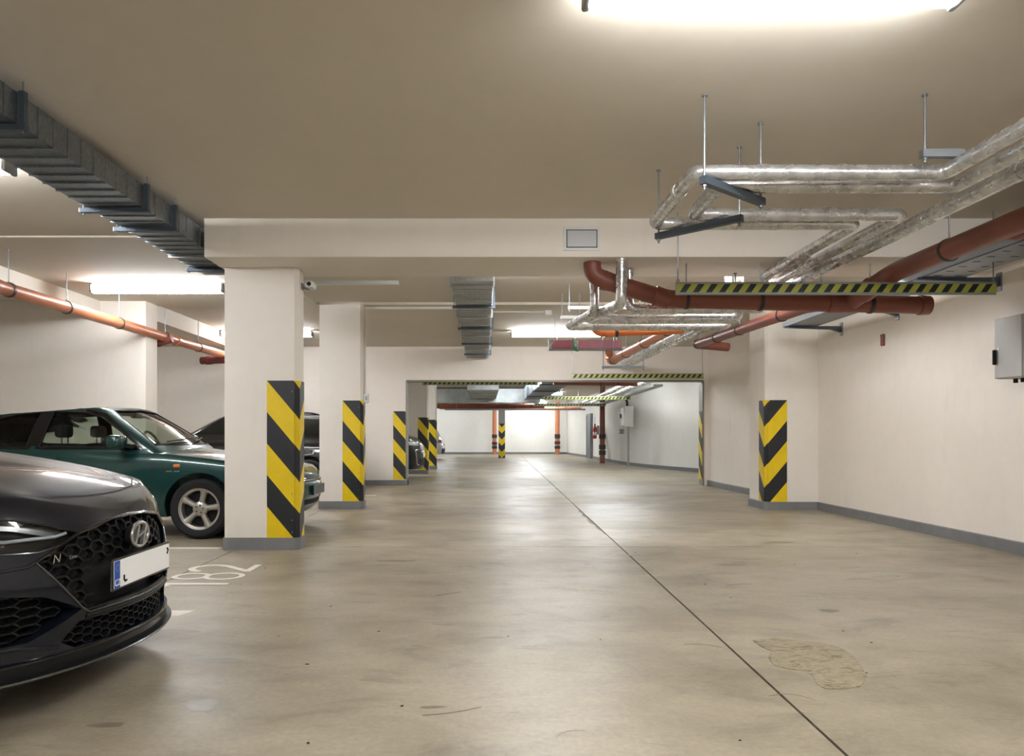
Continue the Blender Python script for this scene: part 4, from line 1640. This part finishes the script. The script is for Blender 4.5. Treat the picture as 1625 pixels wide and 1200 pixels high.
# brown pipe across the lane
drain([(.955, 6.72, 2.60), (.965, 6.74, 2.475), (1.12, 6.745, 2.41), (1.62, 6.75, 2.262), (3.96, 6.75, 2.205)], .078, 'pvc_brown', 'brown drain pipe across the lane below the beam, bent up at its left end', .13,
      [((1.80, 6.75, 2.257), (1, 0, 0), 2.58), ((2.46, 6.75, 2.242), (1, 0, 0), 2.58), ((3.44, 6.75, 2.218), (1, 0, 0), 2.58)],
      [((1.10, 6.745, 2.416), (.94, 0, -.3), .12), ((1.58, 6.75, 2.275), (.96, 0, -.28), .14), ((3.18, 6.75, 2.225), (1, 0, 0), .24), ((3.92, 6.75, 2.207), (1, 0, 0), .09)])
# brown pipe along the right side, joins the cross pipe
drain([(3.47, -2.5, 2.46), (3.40, 6.30, 2.40), (3.25, 6.70, 2.235)], .078, 'pvc_brown', 'brown drain pipe running along the right ceiling into the cross pipe', .15,
      [((3.43, 2.0, 2.43), (0, 1, 0), 2.91), ((3.42, 4.05, 2.415), (0, 1, 0), 2.91), ((3.41, 5.55, 2.405), (0, 1, 0), 2.91)], [((3.31, 6.54, 2.30), (-.3, .75, -.4), .12), ((3.43, 3.3, 2.42), (0, 1, 0), .14)])
drain([(3.84, -2.5, 2.54), (3.84, 5.50, 2.50), (3.84, 5.60, 2.64), (4.69, 5.66, 2.66)], .055, 'pvc_red', 'dark red pipe at the right edge above the perforated tray', .1)
# from the cross pipe on towards the pilaster
drain([(3.08, 6.85, 2.24), (3.06, 7.2, 2.27), (2.98, 10.6, 2.325), (3.45, 10.72, 2.30)], .062, 'pvc_brown', 'brown pipe behind the hazard bar sloping towards the pilaster, with a short side stub', .02,
      [((3.05, 7.75, 2.28), (0, 1, 0), 2.95), ((3.02, 8.95, 2.30), (0, 1, 0), 2.95), ((3.0, 9.75, 2.31), (0, 1, 0), 2.95), ((2.98, 10.55, 2.325), (0, 1, 0), 2.95)])
# orange cross pipe behind the foil loop
drain([(1.20, 8.25, 2.95), (1.20, 8.25, 2.165), (2.17, 8.25, 2.20)], .047, 'pvc_bright', 'bright orange pipe below the foil pipe loop behind the beam', .1,
      [((1.44, 8.25, 2.174), (1, 0, 0), None)], [((1.36, 8.25, 2.171), (1, 0, 0), .10)])
# slanting pipe to the opening wall
drain([(2.45, 7.9, 2.47), (2.42, 8.4, 2.42), (2.17, 12.9, 2.32), (2.15, 13.05, 2.36), (2.15, 13.1, 2.62)], .068, 'pvc_orange', 'orange drain pipe running away over the lane to a bend before the opening wall', .1,
      [((2.42, 8.35, 2.42), (0, 1, 0), None), ((2.35, 9.7, 2.39), (0, 1, 0), 2.95), ((2.29, 10.8, 2.366), (0, 1, 0), 2.95), ((2.23, 11.9, 2.342), (0, 1, 0), 2.9), ((2.18, 12.75, 2.323), (0, 1, 0), 2.9)])
channel((2.02, 13.0, 2.22), (2.75, 13.0, 2.22), 'channel under the end of the orange pipe before the opening wall', m='steel', ztop=2.91)

# ================================================================== CABLE TRAY, right
t = thing('cable_tray', (4.2, 4, 2.49), 'grey perforated cable tray along the right wall, ending before the pilaster', 'tray')
x0, x1, ya, yb = 3.98, 4.38, -2.5, 10.1
MB().box((x0, ya, 2.485), (x1, yb, 2.490)).box((x0, ya, 2.485), (x0 + .004, yb, 2.545)).box((x1 - .004, ya, 2.485), (x1, yb, 2.545)).build('tray', 'steel', t, 0)
for k in range(44):
    for xx in (4.08, 4.18, 4.28):
        pass
for y in (3.0, 4.9, 6.9, 8.6, 9.95):
    b = MB().prism([(3.94, 2.484), (XR, 2.484), (XR, 2.40), (4.55, 2.44), (3.94, 2.462)], lambda u, v, d: (u, d, v), y - .02, y + .02).build('wall_bracket', 'steel_dark', t, 0)
    MB().box((XR - .012, y - .035, 2.36), (XR, y + .035, 2.53)).build('bracket_plate', 'steel', b, 0)
mb = MB()
slot = None
for k in range(56):
    yy = ya + .3 + k * .18
    if yy > 10:
        break
    mb.box((4.05, yy, 2.4835), (4.11, yy + .02, 2.4855)).box((4.24, yy, 2.4835), (4.30, yy + .02, 2.4855))
o = mb.build('tray_slots', 'black_plastic', t, 0)
o['kind'] = 'stuff'
MB().tube([(4.1, ya, 2.51), (4.12, 5, 2.505), (4.1, 10.0, 2.51)], .014, 8).build('cable', 'black_plastic', t)
MB().tube([(4.2, ya, 2.51), (4.19, 5, 2.505), (4.22, 10.0, 2.51)], .012, 8).build('cable', 'cable', t)
# wall hook and stains where the tray ends
o = MB().cyl((XR - .04, 8.9, 2.22), (XR, 8.9, 2.22), .012, 8).bbox((XR - .03, 8.87, 2.10), (XR, 8.93, 2.24), .008).build('conduit_stub', 'pvc_red', None)
tag(o, 'small rusty conduit stub on the right wall under the end of the cable tray', 'conduit')

# ================================================================== HANGING CLEARANCE BARS
BW = 2.66
bar0 = None


def hazard_bar(x0, y, z, label, ztop, chains=(.02, BW - .02)):
    t = thing('clearance_bar', (x0, y, z), label, 'bar', 'hanging clearance bars')
    if not BARS:
        p = [MB().bbox((0, -.012, 0), (BW, .012, .105), .003).mesh('bar'), MB().box((.006, -.0135, .018), (BW - .006, -.012, .088)).mesh('sheet', smooth=0)]
        st = []
        for k in range(24):
            u = .03 + k * .1085
            st.append(MB().prism([(u, .0185), (u + .052, .0185), (u + .100, .0875), (u + .048, .0875)], lambda a, b, d: (min(a, BW - .008), d, b), -.0145, -.013).mesh('stripe', smooth=0))
        BARS.extend([p, st])
    link('bar_profile', BARS[0][0], 'bar_grey', t)
    link('reflective_sheet', BARS[0][1], 'bar_yellow', t)
    for me in BARS[1]:
        link('black_stripe', me, 'bar_black', t)
    for u in chains:
        MB().cyl((x0 + u, y, z + .10), (x0 + u, y, ztop), .0055, 6).build('chain', 'steel', t)
        MB().torus((x0 + u, y, z + .115), (0, 1, 0), .014, .003, 14, 6).build('ring', 'steel', t)
    return t


BARS = []
hazard_bar(1.585, 6.28, 2.212, 'yellow and black clearance bar hanging before the big beam, nearest the camera', 2.91)
hazard_bar(1.74, 15.2, 2.192, 'yellow and black clearance bar hanging just before the lintel of the opening', 2.915)
hazard_bar(-1.43, 17.4, 2.21, 'yellow and black clearance bar hanging just past the opening, left half', 2.95)
hazard_bar(1.78, 23.0, 2.14, 'clearance bar far beyond the opening, upper of the two small ones', 2.95)
hazard_bar(1.83, 28.0, 2.14, 'clearance bar far beyond the opening, lower of the two small ones', 2.95)

# ================================================================== SMALL THINGS NEAR
# access panel on the beam
t = thing('access_panel', (.83, 6.5, 2.63), 'white access panel set in the front face of the big beam', 'panel')
MB().box((.678, 6.488, 2.632), (.702, 6.5, 2.836)).box((.968, 6.488, 2.632), (.992, 6.5, 2.836)).box((.702, 6.488, 2.812), (.968, 6.5, 2.836)).box((.702, 6.488, 2.632), (.968, 6.5, 2.656)).build('frame', 'white_plastic', t, 0)
MB().box((.702, 6.496, 2.656), (.968, 6.499, 2.812)).build('gap', 'dark', t, 0)
MB().bbox((.709, 6.486, 2.663), (.961, 6.497, 2.805), .003).build('lid', mat('panel_lid_grey', 'c4c5c9', .5), t)
# security camera on the front pillar
t = thing('security_camera', (-1.69, 7.05, 2.37), 'small white security camera on the right side of the front pillar', 'camera')
MB().bbox((-1.70, 7.0, 2.40), (-1.685, 7.07, 2.46), .004).build('mount_plate', 'grey_plastic', t)
MB().tube([(-1.69, 7.03, 2.42), (-1.64, 7.03, 2.40), (-1.60, 7.02, 2.42)], .008, 8, .02).build('arm', 'grey_plastic', t)
MB().bbox((-1.645, 6.93, 2.405), (-1.575, 7.10, 2.465), .018, 2).build('body', 'white_plastic', t)
MB().cyl((-1.61, 6.925, 2.435), (-1.61, 6.932, 2.435), .02, 14).build('lens', 'black_plastic', t)
# switch box on the second pillar
t = thing('switch_box', (-1.73, 10.86, 1.53), 'small grey switch box on the right side of the second pillar', 'switch')
MB().bbox((-1.735, 10.80, 1.515), (-1.665, 10.90, 1.645), .008, 2).build('box', 'white_plastic', t)
MB().bbox((-1.70, 10.795, 1.55), (-1.68, 10.802, 1.61), .002).build('rocker', 'grey_plastic', t)
o = MB().tube([(-1.715, 10.86, 1.64), (-1.715, 10.86, 2.9)], .010, 8).build('conduit', 'cable', t)
# cabinet on the right wall
t = thing('electrical_cabinet', (4.58, 6.45, 1.53), 'grey steel cabinet with black handle on the right wall, at the right edge', 'cabinet')
cx0, cx1, cy0, cy1, cz0, cz1 = 4.46, XR, 6.28, 6.62, 1.535, 2.06
MB().bbox((cx0 + .02, cy0, cz0), (cx1, cy1, cz1), .006).build('case', 'cabinet', t)
d_ = MB().bbox((cx0, cy0 + .004, cz0 + .004), (cx0 + .018, cy1 - .004, cz1 - .004), .005).build('door', 'cabinet', t)
MB().bbox((cx0 - .028, cy1 - .035, 1.66), (cx0, cy1 - .012, 1.79), .006).build('handle', 'black_plastic', d_)
MB().box((cx0 - .002, cy1 - .065, 1.785), (cx0, cy1 - .040, 1.805)).build('label_tag', 'white_plastic', d_, 0)
for yy in (6.36, 6.46, 6.55):
    MB().cyl((4.6, yy, cz0 - .035), (4.6, yy, cz0), .018, 10).build('cable_gland', 'black_plastic', t)
# red light box and exit sign over the lane
t = thing('warning_lightbox', (1.78, 13.0, 2.52), 'long red warning light box hanging over the lane before the opening wall', 'sign')
MB().bbox((1.16, 13.0, 2.535), (2.36, 13.10, 2.69), .008).build('red_face', 'sign_red', t)
MB().bbox((1.12, 12.99, 2.515), (2.38, 13.11, 2.535), .004).bbox((1.10, 12.99, 2.515), (1.16, 13.11, 2.69), .004).build('frame', 'grey_plastic', t)
for xx in (1.25, 2.28):
    MB().cyl((xx, 13.05, 2.69), (xx, 13.05, 2.915), .005, 8).build('hanger_rod', 'steel', t)
t = thing('exit_sign', (1.5, 12.5, 2.45), 'small green exit sign hanging edge-on in front of the red light box', 'sign')
ang = R(68)
ca, sa = math.cos(ang), math.sin(ang)
T_ = lambda u, v, d: (1.5 + u * ca - d * sa, 12.5 + u * sa + d * ca, 2.535 + v)
MB().prism([(-.15, -.085), (.15, -.085), (.15, .085), (-.15, .085)], T_, -.012, .012).build('sign_board', 'green', t, 0)
for sg in (-1, 1):
    MB().prism([(-.10, -.015), (-.02, -.015), (-.02, -.045), (.03, 0), (-.02, .045), (-.02, .015), (-.10, .015)], lambda u, v, d: T_(u, v, sg * d), .0122, .014).build('arrow', 'white_plastic', t, 0)
    MB().prism([(.07, -.06), (.12, -.06), (.12, .06), (.07, .06)], lambda u, v, d: T_(u, v, sg * d), .0122, .014).build('doorway_symbol', 'white_plastic', t, 0)
MB().cyl((1.5, 12.5, 2.62), (1.5, 12.5, 2.915), .004, 6).build('hanger_rod', 'steel', t)
# conduit with a junction box on the lane ceiling
t = thing('cable_conduit', (.6, 11.3, 2.89), 'thin white cable conduit across the lane ceiling with a junction box', 'conduit')
MB().cyl((.12, 11.3, 2.895), (.98, 11.3, 2.895), .014, 8).build('tube', 'cable', t)
MB().bbox((.90, 11.24, 2.84), (1.0, 11.36, 2.915), .01).build('junction_box', 'white_plastic', t)
MB().tube([(1.0, 11.3, 2.86), (1.05, 11.3, 2.83), (1.06, 11.4, 2.5), (1.10, 12.9, 2.55)], .006, 8, .1).build('cable', 'cable', t)
o = MB().bbox((-1.72, 10.965, 2.915 - .035), (-.40, 10.995, 2.915), .003).build('cable_trunking', 'white_plastic', None)
tag(o, 'white cable trunking on the ceiling between the second pillar and the middle duct', 'trunking')
o = MB().bbox((-2.25, 9.28, 2.905), (-1.06, 9.36, 2.95), .003).build('cable_trunking', 'white_plastic', None)
tag(o, 'white cable trunking on the ceiling just behind the big beam', 'trunking')
# cracks on the ceiling
# ================================================================== FAR ROOM SERVICES
duct_run('ventilation_duct', (-2.3, 29.8), (2.2, 30.7), 2.36, 2.90, 'x', 'large galvanised duct lying across the far room under its ceiling', .42, (), m='galv_light', flanges=(-1.4, .05, 1.05, 1.6))
duct_run('ventilation_duct', (-.55, 24.0), (.45, 29.75), 2.50, 2.88, 'y', 'short wide galvanised duct that meets the far crosswise duct', .4, (), m='galv_light', flanges=(25.6, 27.4, 29.2))
duct_run('ventilation_duct', (1.5, 18.5), (2.25, 28.8), 2.42, 2.86, 'y', 'galvanised duct beyond the opening, right of the middle', .3, (20.0, 23.0, 26.0), 2.95, flanges=(19.6, 22.0, 24.0, 26.0))
t = drain([(-2.8, 33.0, 2.35), (-1.0, 33.0, 2.36), (.5, 33.0, 2.34), (2.6, 33.0, 2.36)], .11, 'pvc_brown', 'thick red-brown pipe across the far room below the crosswise duct', .2, [((x, 33.0, 2.35), (1, 0, 0), 2.95) for x in (-2.0, 2.0)],
          sockets=[((-1.6, 33, 2.357), (1, 0, 0), .3), ((.3, 33, 2.345), (1, 0, 0), .4)])
drain([(-2.0, 33.6, 2.28), (4.3, 33.6, 2.28)], .055, 'pvc_orange', 'thinner orange pipe behind the thick pipe across the far room', .2, [((x, 33.6, 2.28), (1, 0, 0), 2.95) for x in (-1.5, 1.0, 3.6)])
o = MB().bbox((-1.7, 32.2, 2.14), (4.3, 32.4, 2.20), .01).build('cable_tray', 'steel', None)
for x in (-1.2, 1.4, 4.0):
    MB().cyl((x, 32.3, 2.2), (x, 32.3, 2.95), .008, 8).build('hanger_rod', 'steel', o)
tag(o, 'long grey cable tray across the far room under the red-brown pipes', 'tray')


def riser(x, y, r, m, label, top, bands):
    o = MB().cyl((x, y, 0), (x, y, top), r, 18).build('drain_pipe', m, None)
    tag(o, label, 'pipe')
    for (z, h) in bands:
        MB().band((x, y, z), (0, 0, 1), r, r + .03, h, 20).build('black_band', 'clamp', o)
    return o


riser(.56, 42.6, .12, 'pvc_orange', 'upright orange pipe with black bands before the end wall, left of the slim column', 2.95, ((1.02, .2), (.62, .16), (.40, .16)))
riser(4.1, 42.6, .13, 'pvc_orange', 'upright orange pipe with black bands in the right corner of the end wall', 2.95, ((1.02, .24), (.66, .16), (.40, .16)))
riser(4.50, 28.9, .10, 'pvc_brown', 'upright brown pipe with black bands in front of the far right wall', 2.95, ((1.02, .17), (.62, .17), (.40, .17)))
drain([(1.6, 17.6, 2.30), (3.55, 17.6, 2.27)], .075, 'pvc_brown', 'brown pipe hanging across just beyond the lintel, upper right of the opening', .1, [((3.1, 17.6, 2.28), (1, 0, 0), 2.95), ((2.7, 17.6, 2.28), (1, 0, 0), 2.95)])
for (x, z, d) in ((3.62, 2.36, 'left of the two foil pipes along the far right wall'), (3.95, 2.36, 'right of the two foil pipes along the far right wall')):
    foil_pipe([(x, 17.9, z), (x + .25, 29.5, z)], .06, d, .07)
o = MB().bar((4.25, 18.5, 2.28), (4.55, 29.5, 2.28), .22, .05).build('cable_tray', 'galv_light', None)
for k in (.1, .5, .9):
    MB().cyl((lerp(4.25, 4.55, k), lerp(18.5, 29.5, k), 2.3), (lerp(4.25, 4.55, k), lerp(18.5, 29.5, k), 2.95), .008, 8).build('hanger_rod', 'steel', o)
tag(o, 'pale cable tray along the far right wall below the foil pipes', 'tray')
# far white cabinet on its post
t = thing('electrical_cabinet', (4.86, 26.0, 0), 'white electrical cabinet on a conduit post, on the curved far right wall', 'cabinet')
MB().bbox((4.72, 25.5, 1.35), (5.02, 26.1, 2.05), .01).build('case', 'cabinet_white', t)
MB().bbox((4.70, 25.52, 1.37), (4.72, 26.08, 2.03), .004).build('door', 'white_plastic', t)
MB().bbox((4.66, 26.0, 1.65), (4.70, 26.04, 1.80), .006).build('handle', 'black_plastic', t)
MB().cyl((4.84, 25.48, 0), (4.84, 25.48, 1.36), .035, 10).build('conduit_post', 'grey_plastic', t)
MB().tube([(4.86, 25.8, 2.05), (4.86, 25.8, 2.25), (4.7, 25.9, 2.4)], .04, 8, .08).build('cable_bundle', 'black_plastic', t)
# socket
t = thing('wall_socket', (4.96, 28.0, 1.1), 'small grey socket box on the far right wall beside the brown upright pipe', 'socket')
MB().bbox((4.93, 27.6, 1.12), (5.08, 27.8, 1.30), .01).build('box', 'grey_plastic', t)
MB().bbox((4.92, 27.64, 1.15), (4.93, 27.76, 1.24), .004).build('cover', 'white_plastic', t)
# extinguisher
t = thing('fire_extinguisher', (4.81, 33.0, .85), 'red fire extinguisher hung on the far right wall beside the grey door', 'extinguisher')
MB().lathe([(0, .92), (.075, .92), (.085, .94), (.085, 1.36), (.07, 1.42), (.03, 1.46), (.025, 1.50), (0, 1.50)], (4.81, 33.0, 0), (0, 0, 1), 22).build('cylinder', 'red', t)
MB().band((4.81, 33.0, 1.15), (0, 0, 1), .084, .087, .14, 22).build('label_band', 'white_plastic', t)
MB().bbox((4.78, 32.97, 1.50), (4.85, 33.03, 1.55), .01).bar((4.81, 32.9, 1.58), (4.81, 33.05, 1.55), .02, .015).build('valve', 'black_plastic', t)
MB().tube([(4.81, 32.97, 1.52), (4.79, 32.88, 1.45), (4.78, 32.88, 1.1)], .012, 8, .06).build('hose', 'black_plastic', t)
MB().box((4.89, 32.95, 1.1), (4.995, 33.05, 1.5)).build('wall_hook', 'steel', t, 0)

# ================================================================== FLOOR MARKS
def flat(name, poly, m, label=None, cat=None, h=.002, parent=None, **kw):
    o = MB().prism(poly, lambda u, v, d: (u, v, d), 0.0003, h).build(name, m, parent, 0)
    return tag(o, label, cat, **kw)


o = flat('bay_line', [(-1.715, 4.50), (-1.775, 4.36), (-6.8, 4.36), (-6.8, 4.50)], 'road_white', 'white bay line on the floor beside the dark grey hatchback', 'marking')
o = flat('bay_line', [(-2.45, 7.06), (-2.45, 6.96), (-6.8, 6.96), (-6.8, 7.06)], 'road_white', 'faint white bay line on the floor behind the front pillar', 'marking')
o = flat('bay_line', [(-1.9, 13.25), (-1.9, 13.15), (-6.8, 13.15), (-6.8, 13.25)], 'road_white', 'white bay line on the floor behind the second pillar', 'marking')
t = thing('bay_number', (-2.05, 5.6, 0), 'painted bay number 182 on the floor in front of the front pillar', 'marking')


def digit(strokes, y0, y1, w, dz=0):
    """strokes in unit box (u across 0..1 -> y, v up 0..1 -> -x)"""
    mb = MB()
    for line in strokes:
        P = [Vector((-1.80 - v * .50, lerp(y0, y1, u), strokes.index(line) * .0004)) for u, v in line]
        vs, fs = [], []
        for i, p in enumerate(P):
            d = (P[min(i + 1, len(P) - 1)] - P[max(i - 1, 0)]).normalized()
            nn = Vector((-d.y, d.x, 0)) * w / 2
            vs += [p + nn + Vector((0, 0, .0021)), p - nn + Vector((0, 0, .0021))]
        for i in range(len(P) - 1):
            fs.append((2 * i, 2 * i + 1, 2 * i + 3, 2 * i + 2))
        mb.add(vs, fs)
    return mb


circ = lambda cx, cy, rx, ry, a0, a1, n=20: [(cx + rx * math.cos(R(a0 + (a1 - a0) * k / n)), cy + ry * math.sin(R(a0 + (a1 - a0) * k / n))) for k in range(n + 1)]
digit([[(.62, 0), (.62, 1)], [(.25, .80), (.62, .99)]], 5.16, 5.40, .065).build('digit_one', 'road_white', t, 0)
digit([circ(.5, .74, .40, .24, 0, 360), circ(.5, .26, .44, .26, 0, 360)], 5.46, 5.74, .042).build('digit_eight', 'road_white', t, 0)
digit([circ(.5, .72, .42, .26, 170, -20) + [(.80, .50), (.08, .04)], [(.02, .045), (1.0, .045)]], 5.78, 6.10, .055).build('digit_two', 'road_white', t, 0)


def blob(cx, cy, rx, ry, seed, n=30, jag=.25):
    rnd = random.Random(seed)
    ph = [rnd.uniform(0, 6.28) for _ in range(6)]
    P = []
    for k in range(n):
        a = 2 * PI * k / n
        q = 1 + jag * (math.sin(2 * a + ph[0]) * .5 + math.sin(3 * a + ph[1]) * .4 + math.sin(5 * a + ph[2]) * .25 + math.sin(9 * a + ph[3]) * .18)
        P.append((cx + rx * q * math.cos(a), cy + ry * q * math.sin(a)))
    return P


# worn screed patch on the lane, stains
wp = [(1195, 1017), (1230, 1013), (1268, 1018), (1300, 1021), (1330, 1027), (1352, 1040), (1366, 1056), (1376, 1075), (1366, 1090), (1340, 1094), (1310, 1094), (1296, 1086), (1290, 1074), (1278, 1065), (1250, 1062), (1228, 1056), (1220, 1045), (1222, 1033), (1206, 1026)]
wp = [((x - 769) / (y - 692) * H, 1200 * H / (y - 692)) for x, y in wp]
flat('worn_patch', wp, 'patch', parent=fl, h=.0025)
for (cx, cy, rx, ry, sd) in ((-1.24, 3.50, .11, .045, 3), (-1.09, 2.92, .07, .06, 5), (-1.66, 4.03, .14, .035, 11), (2.05, 4.5, .05, .05, 4), (-.75, 6.3, .16, .05, 9),
                             (2.0, 6.1, .09, .03, 13), (-1.36, 2.72, .06, .025, 14), (1.3, 6.6, .12, .04, 17), (.05, 3.9, .05, .02, 18), (2.9, 7.4, .16, .05, 19), (-.2, 2.9, .05, .015, 22)):
    flat('floor_stain', blob(cx, cy, rx, ry, sd), 'stain', parent=fl, h=.0006)

# chipped edge of the long joint, chips and tyre scratches
wj = []
for k in range(13):
    y = 8.0 + k * .27
    wj.append((jx(y) - .012 - random.uniform(.0, .09) * math.sin(PI * k / 12), y))
for k in range(12, -1, -1):
    y = 8.0 + k * .27
    wj.append((jx(y) - .008, y))
flat('worn_patch', wj, 'patch', parent=fl, h=.0015)
rnd = random.Random(5)
for k in range(26):
    y = rnd.uniform(2.5, 7.0)
    x = rnd.uniform(-.45, .55) * y
    if x < -.36 * y and y < 4.2:
        continue
    flat('floor_chip', blob(x, y, rnd.uniform(.003, .009), rnd.uniform(.003, .007), 40 + k, 9), 'joint', parent=fl, h=.002)
for k in range(12):
    y = rnd.uniform(2.5, 6.0)
    x = rnd.uniform(-.3, .5) * y
    a = rnd.uniform(-.7, .7)
    L = rnd.uniform(.10, .26)
    c = rnd.uniform(-.05, .05)
    P = [(x + math.cos(a) * L * t - math.sin(a) * c * 4 * t * (1 - t), y + math.sin(a) * L * t + math.cos(a) * c * 4 * t * (1 - t)) for t in (0, .25, .5, .75, 1)]
    w = .0028
    flat('floor_scratch', [(u, v - w) for u, v in P] + [(u, v + w * (0.3 if i in (0, 4) else 1)) for i, (u, v) in reversed(list(enumerate(P)))], 'stain', parent=fl, h=.0008 + k * .00005)
